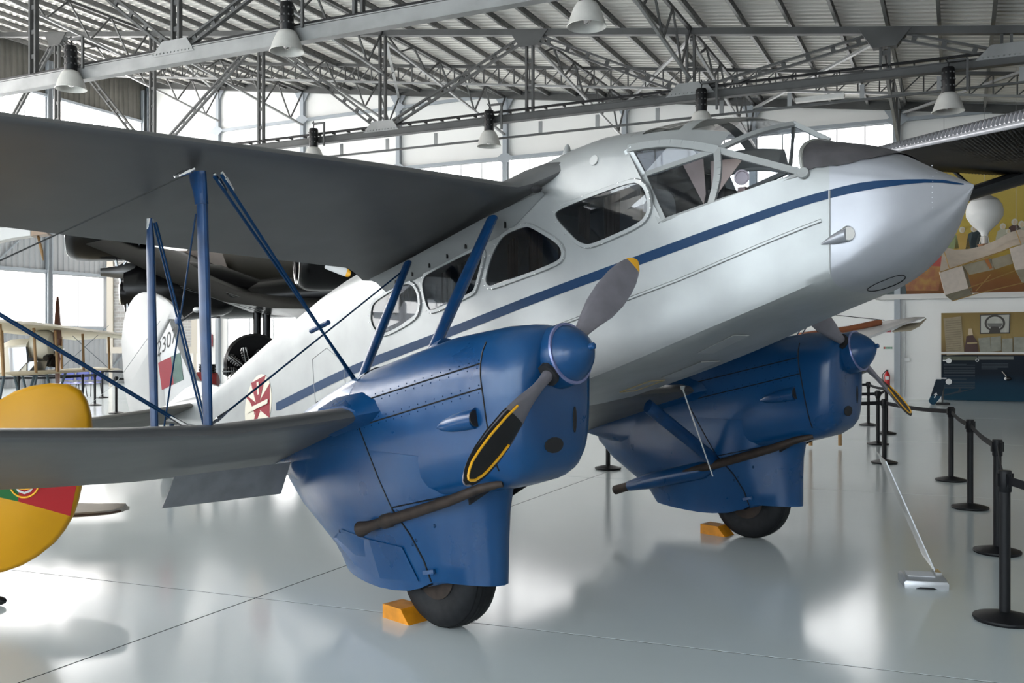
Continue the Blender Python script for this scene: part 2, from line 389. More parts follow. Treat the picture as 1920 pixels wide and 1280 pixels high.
# diagonal wind braces in the roof plane
for i, (ua, ub) in enumerate(((-28.2, -23.8), (-19.2, -14.8), (-10.2, -5.9), (-1.5, 3.0), (-5.9, -1.5))):
    MB().bar((ua, 30.1, roofz(ua) - .25), (ub, 22.5, roofz(ub) - .25), .09, .06).build('wind_brace', STEEL, ceil, 0)
# service pipe hung below the far truss
t = empty('cable_ladder', (0, 0, 0), HANG, 'thin hanging cable ladder below the far truss', 'cable ladder')
MB().box((-7.5, 22.60, ZC - .38), (19, .06, .05)).build('ladder_rail', STEELD, t, 0)
for k in range(12): MB().box((-16.4 + k * 1.6, 22.60, ZC - .2), (.10, .03, .32)).build('hanger', STEEL, t, 0)

# ------------------------------------------------------------------ high-bay lamps
SHADE = mat('lamp_shade', (0.62, 0.61, 0.58), 0.35, 0.2, var=.1, vscale=6)
BULB = mat('lamp_reflector', (0.85, 0.8, 0.8), 0.15, 0.8)
def lamp(u, v, ztop, label, k=1.0):
    t = empty('high_bay_lamp', Matrix.Rotation(HANG, 3, 'Z') @ Vector((u, v, ztop)), HANG, label, 'lamp', 'high-bay lamps under the roof')
    c = MB().lathe([(0, .03 * k), (-.02, .13 * k), (-.06, .15 * k), (-.62 * k, .15 * k), (-.66 * k, .13 * k)], (0, 0, 0), (0, 0, 1), 16)
    o = c.build('ballast_can', BLACK, t)
    s = MB()
    for r_ in range(3):
        for q in range(10): a = q * math.pi / 5; s.box((.148 * k * math.cos(a), .148 * k * math.sin(a), -.16 * k - .16 * k * r_), (.03, .03, .03))
    o2 = s.build('vent_slots', STEELD, o); o2['kind'] = 'stuff'
    sh = MB().lathe([(-.64 * k, .14 * k), (-.66 * k, .19 * k), (-.72 * k, .23 * k), (-.82 * k, .275 * k), (-.94 * k, .32 * k), (-1.06 * k, .355 * k), (-1.09 * k, .375 * k), (-1.10 * k, .37 * k), (-1.06 * k, .34 * k), (-.94 * k, .30 * k), (-.8 * k, .24 * k), (-.7 * k, .10 * k)], (0, 0, 0), (0, 0, 1), 24)
    sh.build('shade', SHADE, t)
    MB().sphere((0, 0, -.88 * k), .12 * k, 12, (1, 1, 1.4)).build('bulb', BULB, t)
    hk = MB().tube([(0, 0, 0), (.02, 0, .12), (.0, 0, .2), (-.05, 0, .16), (0, 0, .1)], .014, 6); hk.build('hook', BLACK, t)
    br = MB().bar((0, 0, .12), (.42 * k, 0, .12), .05).bar((.42 * k, 0, .14), (.42 * k, 0, -.55), .05); br.build('bracket', STEELD, t)
for (px, py, v, lab) in ((133, 85, 14.35, 'lamp with black can hanging at the far left under the near truss'),
                         (538, 3, 14.35, 'large lamp with black can hanging in front of the near truss beam'),
                         (1100, -60, 14.35, 'lamp cut by the top edge of the view, only its shade rim showing'),
                         (588, 240, 22.1, 'small lamp hanging just above the upper wing'),
                         (917, 206, 22.1, 'lamp hanging at mid height above the cabin roof'),
                         (1315, 165, 22.1, 'lamp hanging just above the cockpit canopy'),
                         (1778, 125, 22.1, 'lamp hanging at the upper right above the grey corrugated wing')):
    # bearing of the lamp on its truss line
    dx = (px - 960) / FPX; c_, s_ = math.cos(HANG), math.sin(HANG)
    Y = v / (-s_ * dx + c_) ; X = dx * Y
    u = X * c_ + Y * s_; z = CAMH + (648 - py) / FPX * Y
    lamp(u, v, z, lab, .88)
MB().box((0, 0, 0), (1.1, .16, .10)).build('tmp', SHADE)
o = bpy.data.objects['tmp']; o.name = 'fluorescent_fitting'; o.rotation_euler.z = HANG; o.location = pix(1537, 184, 22.0)
tag(o, 'short white fluorescent batten under the far truss', 'light fitting')

# ================================================================== THE BIPLANE (x forward, y to port, z up from the floor)
PL = empty('biplane', (PLANE_M[0], PLANE_M[1], 0), PANG, 'silver twin-engined biplane with blue engine nacelles and blue stripe', 'aeroplane')
HWT = [(2.245, .004), (2.22, .03), (2.18, .085), (2.1, .2), (1.9, .36), (1.7, .46), (1.5, .515), (1.2, .56), (.6, .6), (-2, .6), (-3.5, .47), (-5, .3), (-6.5, .15), (-7.1, .06)]
ZTT = [(2.245, 2.462), (2.15, 2.515), (2.06, 2.562), (1.86, 2.68), (1.54, 2.79), (1.44, 2.82), (1.21, 2.96), (1.04, 3.02), (.45, 3.05), (0, 3.02), (-.68, 2.9), (-1.5, 2.68), (-2.3, 2.42), (-3.1, 2.16), (-3.45, 2.02), (-3.89, 1.86), (-4.77, 1.49), (-5.7, 1.09), (-6.5, .98), (-7.1, .86)]
ZBT = [(2.245, 2.45), (2.17, 2.29), (2.02, 2.08), (1.89, 1.98), (1.73, 1.92), (1.24, 1.79), (.93, 1.66), (.8, 1.6), (0, 1.31), (-1, 1.02), (-2, .85), (-4, .72), (-6, .66), (-7.1, .66)]
ZCT = [(2.245, 2.455), (2.18, 2.38), (2.12, 2.32), (2.03, 2.25), (1.93, 2.18), (1.82, 2.09), (1.65, 1.98), (.8, 1.64), (0, 1.36), (-1, 1.08), (-2, .92), (-4, .79), (-6, .71), (-7.1, .70)]
ZST = [(2.245, 2.459), (2.1, 2.45), (1.9, 2.48), (1.7, 2.52), (1.53, 2.54), (.99, 2.43), (.68, 2.36), (.36, 2.29), (-1, 1.95), (-2.5, 1.5), (-4, 1.06), (-5.7, .86), (-7.1, .77)]   # sill line
ZHT = [(2.245, 2.461), (2.06, 2.49), (1.86, 2.56), (1.54, 2.60), (1.3, 2.66), (.9, 2.74), (.36, 2.80), (-.3, 2.72), (-1, 2.52), (-2, 2.18), (-3.1, 1.93), (-3.89, 1.64), (-4.77, 1.32), (-5.7, .99), (-7.1, .83)]  # shoulder
fz = lambda T, a: spl(T, a)
def fus_ring(a, shear=0.0, front=False):
    hw, zt, zb, zc, zs, zh = (fz(T, a) for T in (HWT, ZTT, ZBT, ZCT, ZST, ZHT))
    zs = max(zs, zc + (zh - zc) * .15); zh = max(zh, zs + .002)
    P = []
    rc = min(.045, hw * .25)
    for k in range(3): P.append((hw * (0, .45, .8)[k], zb + (zc - zb) * (0, .09, .34)[k]))
    P.append((hw - rc, zc - (zc - zb) * .34)); P.append((hw - rc * .25, zc - (zc - zb) * .08 + .004)); P.append((hw, zc + rc * .9))
    for k in range(1, 5): P.append((hw, zc + rc * .9 + (zs - zc - rc * .9) * k / 4))
    for k in range(1, 4): P.append((hw - (.012 * k / 3 if hw > .3 else 0), zs + (zh - zs) * k / 3))
    x0 = P[-1][0]
    for k in range(1, 8):
        t = math.pi / 2 * k / 7; P.append((x0 * math.cos(t) if k < 7 else 0.0, zh + (zt - zh) * math.sin(t)))
    out = []
    for (y, z) in P:
        da = 0
        if z > zs and shear: da = -shear * (z - zs)
        out.append((a + da, y, z))
    return out                                     # 20 points from keel to crown, sill at index 9
NR = 20; KS = 9
def fus_full(a, sh=0):
    h = fus_ring(a, sh); return [(x, -y, z) for x, y, z in h] + [(x, y, z) for x, y, z in h[-2:0:-1]]
def shear_at(a):
    if a > 1.4: return lerp([(1.5, .30), (1.75, 0)], a)
    return lerp([(.66, .57), (.45, .5), (0.1, .25), (-.6, 0)], a)
st_aft = [.655, .6, .5, .35, .15, -.1, -.4, -.7, -1.0, -1.35, -1.7, -2.05, -2.4, -2.8, -3.2, -3.6, -4.0, -4.4, -4.8, -5.2, -5.6, -6.0, -6.4, -6.8, -7.1]
st_cock = [1.53, 1.35, 1.15, .95, .8, .655]
st_nose = [2.245, 2.235, 2.22, 2.2, 2.17, 2.13, 2.08, 2.03, 1.97, 1.9, 1.82, 1.74, 1.66, 1.58, 1.53]
fb = MB(); NF = 2 * NR - 2
fb.loft([fus_full(a, shear_at(a)) for a in st_aft], cap=False); 
# open cockpit tub: keel to sill only, both sides
rings = []
for a in st_cock:
    h = fus_ring(a)[:KS + 1]; rings.append([(x, -y, z) for x, y, z in h[::-1]] + [(x, y, z) for x, y, z in h[1:]])
tub = MB().loft(rings, cap=False, closed=False)
fb.add(tub.v, tub.f)
nb = MB().loft([fus_full(a, shear_at(a)) for a in st_nose if a >= 1.66], cap=False)
nb2 = MB().loft([fus_full(a, shear_at(a)) for a in st_nose if a <= 1.66], cap=False)
fb.add(nb2.v, nb2.f)
fusB = fb.bvh(); noseB = nb.bvh()
def side(a, z, sgn=-1, lift=.003):
    for B in (fusB, noseB):
        h = B.ray_cast(Vector((a, sgn * 3, z)), Vector((0, -sgn, 0)))
        if h[0] is not None: return Vector((a, h[0].y + sgn * lift, z))
    return Vector((a, sgn * (fz(HWT, a) + lift), z))

WIN = {'front_window': [(-.21, 2.47), (-.16, 2.51), (.43, 2.62), (.51, 2.59), (.55, 2.53), (.56, 2.43), (.51, 2.36), (.14, 2.26), (.06, 2.26), (-.02, 2.3)],
       'second_window': [(-.86, 2.08), (-.79, 2.26), (-.68, 2.38), (-.48, 2.42), (-.42, 2.41), (-.17, 2.28), (-.13, 2.21), (-.17, 2.16), (-.77, 2.03), (-.83, 2.03)],
       'third_window': [(-1.56, 2.06), (-1.54, 2.12), (-1.49, 2.15), (-.95, 2.3), (-.9, 2.28), (-.89, 2.25), (-.97, 2.02), (-1.0, 1.99), (-1.42, 1.87), (-1.49, 1.88)],
       'rear_window': [(-2.21, 1.81), (-2.2, 1.91), (-2.15, 1.96), (-1.8, 2.08), (-1.69, 2.08), (-1.62, 2.01), (-1.6, 1.91), (-1.64, 1.82), (-2.02, 1.69), (-2.15, 1.73)]}
def roundpoly(P, it=2):
    for _ in range(it):
        Q = []
        for i, p in enumerate(P):
            q = P[(i + 1) % len(P)]; Q += [(p[0] * .78 + q[0] * .22, p[1] * .78 + q[1] * .22), (p[0] * .22 + q[0] * .78, p[1] * .22 + q[1] * .78)]
        P = Q
    return P
def grow(P, d):
    cx = sum(p[0] for p in P) / len(P); cz = sum(p[1] for p in P) / len(P); out = []; n = len(P)
    ar = sum(P[i][0] * P[(i + 1) % n][1] - P[(i + 1) % n][0] * P[i][1] for i in range(n)); s = 1 if ar > 0 else -1
    for i in range(n):
        a, c = P[i - 1], P[(i + 1) % n]; t = Vector((c[0] - a[0], c[1] - a[1])).normalized(); out.append((P[i][0] + s * t.y * d, P[i][1] - s * t.x * d))
    return out
# fuselage skin with the starboard window openings cut through it
fo = fb.build('fuselage', SILVER, PL, smooth=40)
cut = MB()
for P in WIN.values():
    cut.prism([(a, -1.2, z) for a, z in roundpoly(P)], (0, .9, 0))
co = cut.build('cutter', DARK, None, 0); co.parent = PL
md = fo.modifiers.new('cut', 'BOOLEAN'); md.operation = 'DIFFERENCE'; md.object = co; md.solver = 'EXACT'
bpy.context.view_layer.update()
dg = bpy.context.evaluated_depsgraph_get(); me2 = bpy.data.meshes.new_from_object(fo.evaluated_get(dg))
if len(me2.polygons) > 300:
    fo.modifiers.clear(); fo.data = me2; me2.name = 'fuselage'
else: fo.modifiers.clear()
bpy.data.objects.remove(co)
fo['label'] = 'silver fuselage skin'
nose = nb.build('nose_cone', NOSESIL, PL, smooth=50); nose['label'] = 'polished metal pointed nose'
MB().tube([side(1.66, z, -1, .002) for z in [1.99 + .03 * k for k in range(16)]], .006, 6).build('nose_seam', SILVER, PL)
cap = MB()
for i in range(9):
    zz = 2.33 + .028 * i; p = side(2.1, zz, -1, -.001); cap.sphere(p, .004, 6)
cap.build('nose_rivets', NOSESIL, nose)
# inner cabin: floor, far lining, bulkheads so the openings look into a dark room
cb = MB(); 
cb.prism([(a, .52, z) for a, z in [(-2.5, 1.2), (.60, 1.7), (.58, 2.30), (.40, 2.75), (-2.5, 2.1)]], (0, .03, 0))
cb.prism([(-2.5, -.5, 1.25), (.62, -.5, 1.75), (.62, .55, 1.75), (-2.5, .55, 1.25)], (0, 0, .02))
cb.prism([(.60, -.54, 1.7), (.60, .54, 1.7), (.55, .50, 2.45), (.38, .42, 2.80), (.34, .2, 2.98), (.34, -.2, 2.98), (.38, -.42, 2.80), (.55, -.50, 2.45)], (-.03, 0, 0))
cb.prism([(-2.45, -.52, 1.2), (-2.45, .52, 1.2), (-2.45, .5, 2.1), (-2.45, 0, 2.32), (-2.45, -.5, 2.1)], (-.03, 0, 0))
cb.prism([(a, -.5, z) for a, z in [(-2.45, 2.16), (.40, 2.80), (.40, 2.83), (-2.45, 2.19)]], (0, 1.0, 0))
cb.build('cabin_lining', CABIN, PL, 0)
for nm, P in WIN.items():
    Q = roundpoly(P); inner = grow(Q, .002); outer = grow(Q, .032)
    fr = MB(); n = len(Q); r1 = [side(a, z, -1, .002) for a, z in outer]; r2 = [side(a, z, -1, .016) for a, z in grow(Q, .026)]; r3 = [Vector((a, side(*outer[i]).y - .013, z)) for i, (a, z) in enumerate(inner)]; r4 = [p + Vector((0, .02, 0)) for p in r3]
    fr.loft([r1, r2, r3, r4], cap=False); w = fr.build(nm, SILVER, PL)
    n0 = len(Q); pn = MB(); pn.prism([(p.x, p.y + .010, p.z) for p in r3], (0, .004, 0)); pn.build('pane', PANEG, w, 0)
    rv = MB()
    for k in range(0, n0, 2):
        p = r2[k]; rv.sphere(p, .005, 6)
    rv.build('screws', CHROME, w)
    a0, a1 = min(p[0] for p in P), max(p[0] for p in P); z0, z1 = min(p[1] for p in P), max(p[1] for p in P)
    for cx, cw in ((a0 + (a1 - a0) * .22, .10), (a0 + (a1 - a0) * .52, .13), (a1 - (a1 - a0) * .12, .10)):
        c = MB(); top = []; bot = []
        for k in range(13):
            x = cx - cw / 2 + cw * k / 12; y = -.50 + .012 * math.cos(k * 2.1)
            top.append((x, y, z1 - .02 + (x - a0) * .0)); bot.append((x + .01 * math.sin(k), y, z0 - .05))
        c.loft([top, bot], cap=False, closed=False); c.build('curtain', CURT, w)
# seats inside
for k, (sa, sz) in enumerate(((-.1, 1.9), (-.85, 1.68), (-1.6, 1.5))):
    s = MB(); s.box((sa, .05, sz), (.42, .8, .12)); s.box((sa - .24, .05, sz + .3), (.1, .8, .55)); s.build('cabin_seat', CURT, PL)

# blue cheat line, both sides
hi = [(-3.92, 1.05), (-2.7, 1.38), (-1.51, 1.67), (-.32, 1.97), (.8, 2.235), (1.14, 2.32), (1.62, 2.435), (1.89, 2.48), (2.12, 2.482), (2.21, 2.464)]
lo = [(-3.85, .98), (-2.7, 1.30), (-1.51, 1.60), (-.32, 1.905), (.8, 2.175), (1.14, 2.265), (1.62, 2.388), (1.89, 2.44), (2.12, 2.465), (2.21, 2.458)]
for sg in (-1, 1):
    r1, r2, r3 = [], [], []
    for k in range(90):
        a = -3.9 + (2.21 + 3.9) * k / 89
        zh_, zl_ = spl(hi, a), spl(lo, a)
        lf_ = .003 if a < 1.9 else .006; r1.append(side(a, zh_, sg, lf_)); r2.append(side(a, (zh_ + zl_) / 2, sg, lf_)); r3.append(side(a, zl_, sg, lf_))
    MB().loft([r1, r2, r3], cap=False, closed=False).build('cheat_line', STRIPE, PL)
# short stripe end behind the emblem
MB().prism([side(-4.95, .77, -1, .003), side(-4.72, .83, -1, .003), side(-4.72, .76, -1, .003), side(-4.95, .70, -1, .003)], (0, -.001, 0)).build('stripe_end', STRIPE, PL, 0)
# raised longeron line along the lower side
lg = [side(1.62 + (-2.6 - 1.62) * k / 40, lerp([(1.62, 2.28), (.8, 2.0), (.29, 1.86), (-2.6, 1.08)], 1.62 + (-2.6 - 1.62) * k / 40), -1, .002) for k in range(41)]
MB().tube(lg, .011, 6).build('side_stringer', SILVER, PL)
# belly patches and access hatches
def belly(a, y, lift=.004):
    h = fusB.ray_cast(Vector((a, y, 0)), Vector((0, 0, 1)))
    z = h[0].z if h[0] is not None else fz(ZBT, a); return Vector((a, y, z - lift))
for i, (a, y, w, h_) in enumerate(((.82, -.17, .13, .09), (.38, .14, .16, .12))):
    MB().prism([belly(a - w, y - h_), belly(a + w, y - h_), belly(a + w, y + h_), belly(a - w, y + h_)], (0, 0, -.004)).build('belly_hatch', mat('hatch_grey', (.42, .42, .41), .4, .5), PL, 0)
P4 = [belly(.02 + dx, .08 + dy, .003) for dx, dy in ((-.13, -.09), (.13, -.09), (.13, .09), (-.13, .09))]
MB().tube(P4 + [P4[0]], .005, 5).build('hatch_outline', mat('ochre_line', (.35, .27, .14), .6), PL)
ov = []
for k in range(25):
    t = 2 * math.pi * k / 24; a, y = 1.80 + .10 * math.cos(t), -.06 + .10 * math.sin(t)
    h = noseB.ray_cast(Vector((a, y, 0)), Vector((0, 0, 1)))
    if h[0] is not None: ov.append(h[0] - Vector((0, 0, .002)))
MB().tube(ov, .003, 5).build('nose_hatch_rim', BLACK, nose)
# landing-light fairing on the nose side
lf = MB(); rings = []
for a, r_ in ((1.62, .003), (1.65, .014), (1.69, .028), (1.73, .037), (1.755, .04)):
    p = side(a, lerp([(1.62, 2.152), (1.755, 2.198)], a), -1, .005); rings.append(MB().ring(12, p + Vector((0, -r_ * .5, 0)), (0, 1, 0), (0, 0, 1), r_))
lf.loft(rings); lt = lf.build('lamp_fairing', NOSESIL, PL)
p = side(1.757, 2.2, -1, .02); MB().lathe([(0, .04), (.01, .042), (.016, .036)], p + Vector((-.005, -.004, 0)), (.8, -.6, 0), 16).build('lamp_lens', CHROME, lt)
# small round badge behind the cockpit, entrance door, handle
h = fusB.ray_cast(Vector((.12, -3, 2.80)), Vector((0, 1, 0)))
if h[0] is not None: MB().lathe([(0, .035), (.004, .034)], h[0], h[1], 16).build('round_badge', mat('badge', (.45, .45, .44), .5), PL)
door = [(-3.19, 1.48), (-2.93, 1.58), (-2.63, 1.46), (-2.59, 1.2), (-2.62, 1.0), (-3.11, 1.0)]
dp = []
for (p, q) in zip(door, door[1:] + door[:1]):
    for k in range(6): dp.append(side(p[0] + (q[0] - p[0]) * k / 6, p[1] + (q[1] - p[1]) * k / 6, -1, .001))
dp.append(dp[0]); do = MB().tube(dp, .0035, 5).build('entrance_door_outline', mat('seam_grey', (.3, .3, .3), .6), PL)
MB().tube([side(-3.1, 1.06, -1, .03), side(-3.03, 1.10, -1, .03), side(-2.98, 1.07, -1, .02)], .012, 6).build('door_handle', RUST, do)
# emblem: red cross with a white cross inside, on a cream disc
em = MB(); c0 = (-4.31, 1.0)
em.prism([side(c0[0] + .31 * math.cos(t * math.pi / 16), c0[1] + .31 * math.sin(t * math.pi / 16) + .265 * .31 * math.cos(t * math.pi / 16), -1, .002) for t in range(32)], (0, -.001, 0))
emb = em.build('emblem_disc', CREAM, PL, 0)
def sk(x, y): a = c0[0] + x; return a, c0[1] + y + .265 * x
def decal(pts, lift, m, nm, par):
    return MB().prism([side(*sk(x, y), -1, lift) for x, y in pts], (0, -.001, 0)).build(nm, m, par, 0)
for rot in range(4):
    def rt(x, y):
        for _ in range(rot): x, y = -y, x
        return x, y
    decal([rt(*p) for p in ((-.045, .045), (.045, .045), (.17, .27), (-.17, .27))], .004, RED, 'cross_arm', emb)
decal([(-.045, -.045), (.045, -.045), (.045, .045), (-.045, .045)], .004, RED, 'cross_centre', emb)
decal([(-.022, -.24), (.022, -.24), (.022, .24), (-.022, .24)], .012, CREAM, 'white_bar', emb)
decal([(-.24, -.022), (.24, -.022), (.24, .022), (-.24, .022)], .0125, CREAM, 'white_bar', emb)

# ------------------------------------------------------------------ cockpit canopy
def mir(p, s): return Vector((p[0], p[1] * (1 if s < 0 else -1), p[2]))
K = dict(A=(.655, -.592, 2.355), P=tuple(Vector(fus_ring(.655, .57)[13]) * 1.0 if False else (fus_ring(.655, .57)[13][0], -fus_ring(.655, .57)[13][1], fus_ring(.655, .57)[13][2])), J2=(.475, -.55, 2.66), Mm=(.98, -.565, 2.43), J=(.95, -.45, 2.765), S=(1.53, -.505, 2.545), T=(1.21, 0, 2.955), F=(1.44, 0, 2.82), C=(.34, 0, 3.03))
K = {k: Vector(v) for k, v in K.items()}
can = empty('canopy', (0, 0, 0), 0); can.parent = PL
def arc(p, q, bul, n=8): 
    return [p.lerp(q, k / n) + Vector(bul) * math.sin(math.pi * k / n) for k in range(n + 1)]
pe = arc(K['P'], K['J'], (0, -.01, .035))
def strip(path, w, m, nm, par=can, h=.018):
    b = MB()
    for p, q in zip(path, path[1:]): b.bar(p, q, w, h, up=(0, -1, .35))
    return b.build(nm, m, par)
for s in (-1, 1):
    kk = {k: mir(v, s) for k, v in K.items()}
    strip([kk['A'], kk['J2'], kk['P']], .055, SILVER, 'rear_post')
    strip([mir(v, s) for v in arc(K['Mm'], K['J'], (.035, -.02, 0))], .045, SILVER, 'middle_post')
    strip([kk['J2'], kk['J']], .035, SILVER, 'window_bar')
    strip([mir(v, s) for v in pe], .05, SILVER, 'roof_edge')
    strip([kk['J'], kk['S']], .038, SILVER, 'side_bar')
    strip([mir(v, s) for v in arc(K['J'], K['T'], (0, -.01, .02))], .04, SILVER, 'windscreen_top_bar')
    MB().tube([Vector((p[0] - .004, p[1] * (1.008 * s), p[2] + .008)) for p in fus_ring(1.53, shear_at(1.53))[KS:]], .012, 6).build('windscreen_sill', CHROME, can)
    strip([kk['A'], kk['Mm'], kk['S']], .022, SILVER, 'sill_strip')
    MB().prism([kk['A'], kk['Mm'], kk['J'], kk['J2']], (0, .004 * -s, 0)).build('side_pane', COCKG if s > 0 else glass('cockpit_side_glass', (.80, .82, .86), .04), can, 0)
    MB().prism([kk['J2'], kk['J'], mir(pe[4], s), kk['P']], (0, .004 * -s, 0)).build('upper_pane', COCKG if s > 0 else MATS['cockpit_side_glass'], can, 0)
    MB().prism([kk['Mm'], kk['S'], kk['J']], (0, .004 * -s, 0)).build('quarter_pane', COCKG, can, 0)
    MB().add([kk['J'], kk['S'], kk['F'], kk['T']], [(0, 1, 2), (0, 2, 3)]).build('windscreen_pane', COCKG, can, 0)
    MB().lathe([(0, .034), (.012, .03)], kk['S'] + Vector((0, .012 * s, .0)), (.2, s, .3), 12).build('corner_plate', SILVER, can)
strip([K['T'], K['F']], .03, SILVER, 'centre_post')
# canopy roof: ribs from the rear hoop to the windscreen top, with glazed cells
hoop = [Vector((x, -y, z)) for x, y, z in fus_ring(.655, .57)[13:]]; hoop = hoop + [Vector((p.x, -p.y, p.z)) for p in hoop[-2::-1]]
def resample(P, n):
    d = [0.0]
    for p, q in zip(P, P[1:]): d.append(d[-1] + (q - p).length)
    out = []
    for k in range(n):
        t = d[-1] * k / (n - 1)
        for i in range(len(P) - 1):
            if t <= d[i + 1] + 1e-9: break
        out.append(P[i].lerp(P[i + 1], (t - d[i]) / max(1e-9, d[i + 1] - d[i])))
    return out
hoop = resample(hoop, 17)
front = [Vector((1.0 - .05 * (abs(y) ** 2), -.45 * -y * -1, 3.025 - (3.025 - 2.765) * (abs(y) ** 2.2))) for y in [-1 + k / 8 for k in range(17)]]
if front[0].y > 0: front = front[::-1]
rr = []
for i in range(9):
    t = i / 8
    rr.append([p.lerp(q, t) + Vector((0, 0, .03 * math.sin(math.pi * t))) for p, q in zip(hoop, front)])
solid = MB(); vv_ = [p for row in rr for p in row]; ff_ = []
GL = [(1, 4, 2, 7), (1, 4, 9, 14), (5, 8, 2, 7), (5, 8, 9, 14)]
for i in range(8):
    for k in range(16):
        if not any(i0 <= i < i1 and k0 <= k < k1 for i0, i1, k0, k1 in GL): ff_.append((i * 17 + k, i * 17 + k + 1, (i + 1) * 17 + k + 1, (i + 1) * 17 + k))
solid.add(vv_, ff_); solid.build('roof', SILVER, can)
SKY = glass('skylight_glass', (.86, .84, .84), .16)
for (i0, i1, k0, k1) in GL:
    MB().loft([[rr[i][k] + Vector((0, 0, .002)) for k in range(k0, k1 + 1)] for i in range(i0, i1 + 1)], cap=False, closed=False).build('skylight', SKY, can)
for h0 in (0, 8):
    fan = rr[8][h0:h0 + 9]; MB().add([K['T']] + fan, [(0, k + 1, k + 2) for k in range(8)]).build('windscreen_top_pane', COCKG, can, 0)
# cockpit interior
ci = empty('cockpit_fittings', (0, 0, 0)); ci.parent = PL
MB().prism([(1.40, -.44, 2.1), (1.40, .44, 2.1), (1.40, .40, 2.52), (1.40, .15, 2.68), (1.40, -.15, 2.68), (1.40, -.40, 2.52)], (.03, 0, 0)).build('instrument_panel', BLACK, ci, 0)
MB().box((.80, .0, 2.28), (.12, .44, .6)).box((.95, 0, 2.05), (.4, .44, .1)).build('pilot_seat', CABIN, ci)
MB().prism([(.66, -.56, 1.7), (1.5, -.5, 2.0), (1.5, .5, 2.0), (.66, .56, 1.7)], (0, 0, .02)).build('cockpit_floor', CABIN, ci, 0)
for s, (x0, z0) in enumerate(((.70, 2.74), (.87, 2.76))):
    MB().prism([(x0 - .10, -.30, z0 + .02), (x0 + .055, -.30, z0 + .045), (x0 + .075, -.30, z0 - .2), (x0 + .06, -.30, z0 - .26)] if s == 0 else [(x0 - .06, -.30, z0 - .02), (x0 + .17, -.30, z0 - .03), (x0 - .05, -.30, z0 - .27)], (0, .004, 0)).build('tan_card', mat('tan_card', (.55, .40, .33), .7), ci, 0)
MB().lathe([(0, .045), (.02, .045), (.022, .036), (.01, .034)], (1.06, -.36, 2.60), (.5, -.8, 0), 16).build('dial', mat('dial', (.45, .36, .38), .4), ci)
MB().box((1.07, -.36, 2.47), (.05, .04, .14)).build('switch_box', mat('switch_brown', (.20, .13, .12), .6), ci)
MB().box((1.085, -.385, 2.435), (.03, .012, .04)).build('orange_label', mat('orange_label', (.7, .18, .10), .5), ci)
MB().tube([(1.06, -.2, 2.38), (1.3, .1, 2.55)], .016, 8).build('control_column', BLACK, ci)
# dark anti-glare panel
ag = []
for i in range(12):
    a = 1.53 + (1.90 - 1.53) * i / 11; h = [Vector(p) for p in fus_ring(a, shear_at(a))[KS:]]
    t0 = lerp([(1.53, .03), (1.75, .12), (1.86, .25), (1.90, .45)], a); h = resample(h, 41)[int(40 * t0):]; h = resample(h, 9)
    h = [Vector((p.x + .001, p.y * 1.01 + .003, p.z + .009)) for p in h]
    ag.append([Vector((p.x, -p.y, p.z)) for p in h] + [Vector(p) for p in h[-2::-1]])
MB().loft(ag, cap=False, closed=False).build('anti_glare_panel', mat('antiglare', (.065, .06, .065), .55, var=.4, vscale=9), PL)

# ------------------------------------------------------------------ wings
AIRF = [(0, 0), (.01, .022), (.03, .04), (.08, .066), (.18, .09), (.32, .1), (.5, .088), (.7, .058), (.88, .026), (1, .004), (1, 0), (.85, -.004), (.6, -.010), (.3, -.014), (.12, -.016), (.04, -.014), (.01, -.008)]
def wing(stations, th=1.0):
    rings = []
    for (y, ale, zle, ate, zte) in stations:
        c = Vector((ate - ale, 0, zte - zle)); n = Vector((-c.z, 0, c.x)); n = n if n.z > 0 else -n
        rings.append([Vector((ale, y, zle)) + c * t + n * (h * th) for t, h in AIRF])
    return MB().loft(rings)
def both(T):                                     # mirrored span stations
    return [(-y, *r) for (y, *r) in reversed(T)] + [(y, *r) for (y, *r) in T if y > 0]
UW = [(0.0, -.10, 2.80, -2.06, 2.12), (.56, -.12, 2.79, -2.06, 2.12), (.62, -.22, 2.74, -2.06, 2.12), (.69, -.32, 2.69, -2.07, 2.12), (.78, -.375, 2.66, -2.08, 2.12), (.9, -.385, 2.655, -2.02, 2.17), (1.0, -.39, 2.655, -1.98, 2.20), (2.0, -.43, 2.645, -1.9, 2.225), (3.0, -.52, 2.635, -1.79, 2.245), (4.0, -.62, 2.625, -1.70, 2.28), (5.0, -.75, 2.62, -1.58, 2.33), (5.6, -.86, 2.62, -1.48, 2.37), (5.9, -.98, 2.60, -1.38, 2.42), (6.0, -1.1, 2.56, -1.26, 2.50)]
LW = [(0.0, -.36, 1.22, -1.75, .80), (1.4, -.36, 1.225, -1.72, .80), (2.0, -.38, 1.205, -1.62, .795), (2.35, -.40, 1.178, -1.6, .785), (2.85, -.42, 1.148, -1.58, .785), (3.4, -.46, 1.165, -1.56, .81), (4.0, -.50, 1.205, -1.5, .86), (5.0, -.6, 1.27, -1.4, .97), (5.7, -.72, 1.31, -1.3, 1.06), (5.95, -.85, 1.31, -1.2, 1.13), (6.05, -.98, 1.29, -1.08, 1.2)]
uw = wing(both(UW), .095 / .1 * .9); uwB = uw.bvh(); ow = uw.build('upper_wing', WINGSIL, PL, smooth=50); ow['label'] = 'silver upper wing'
lw = wing(both(LW), .95); lwB = lw.bvh(); ol = lw.build('lower_wing', WINGSIL, PL, smooth=50); ol['label'] = 'silver lower wing'
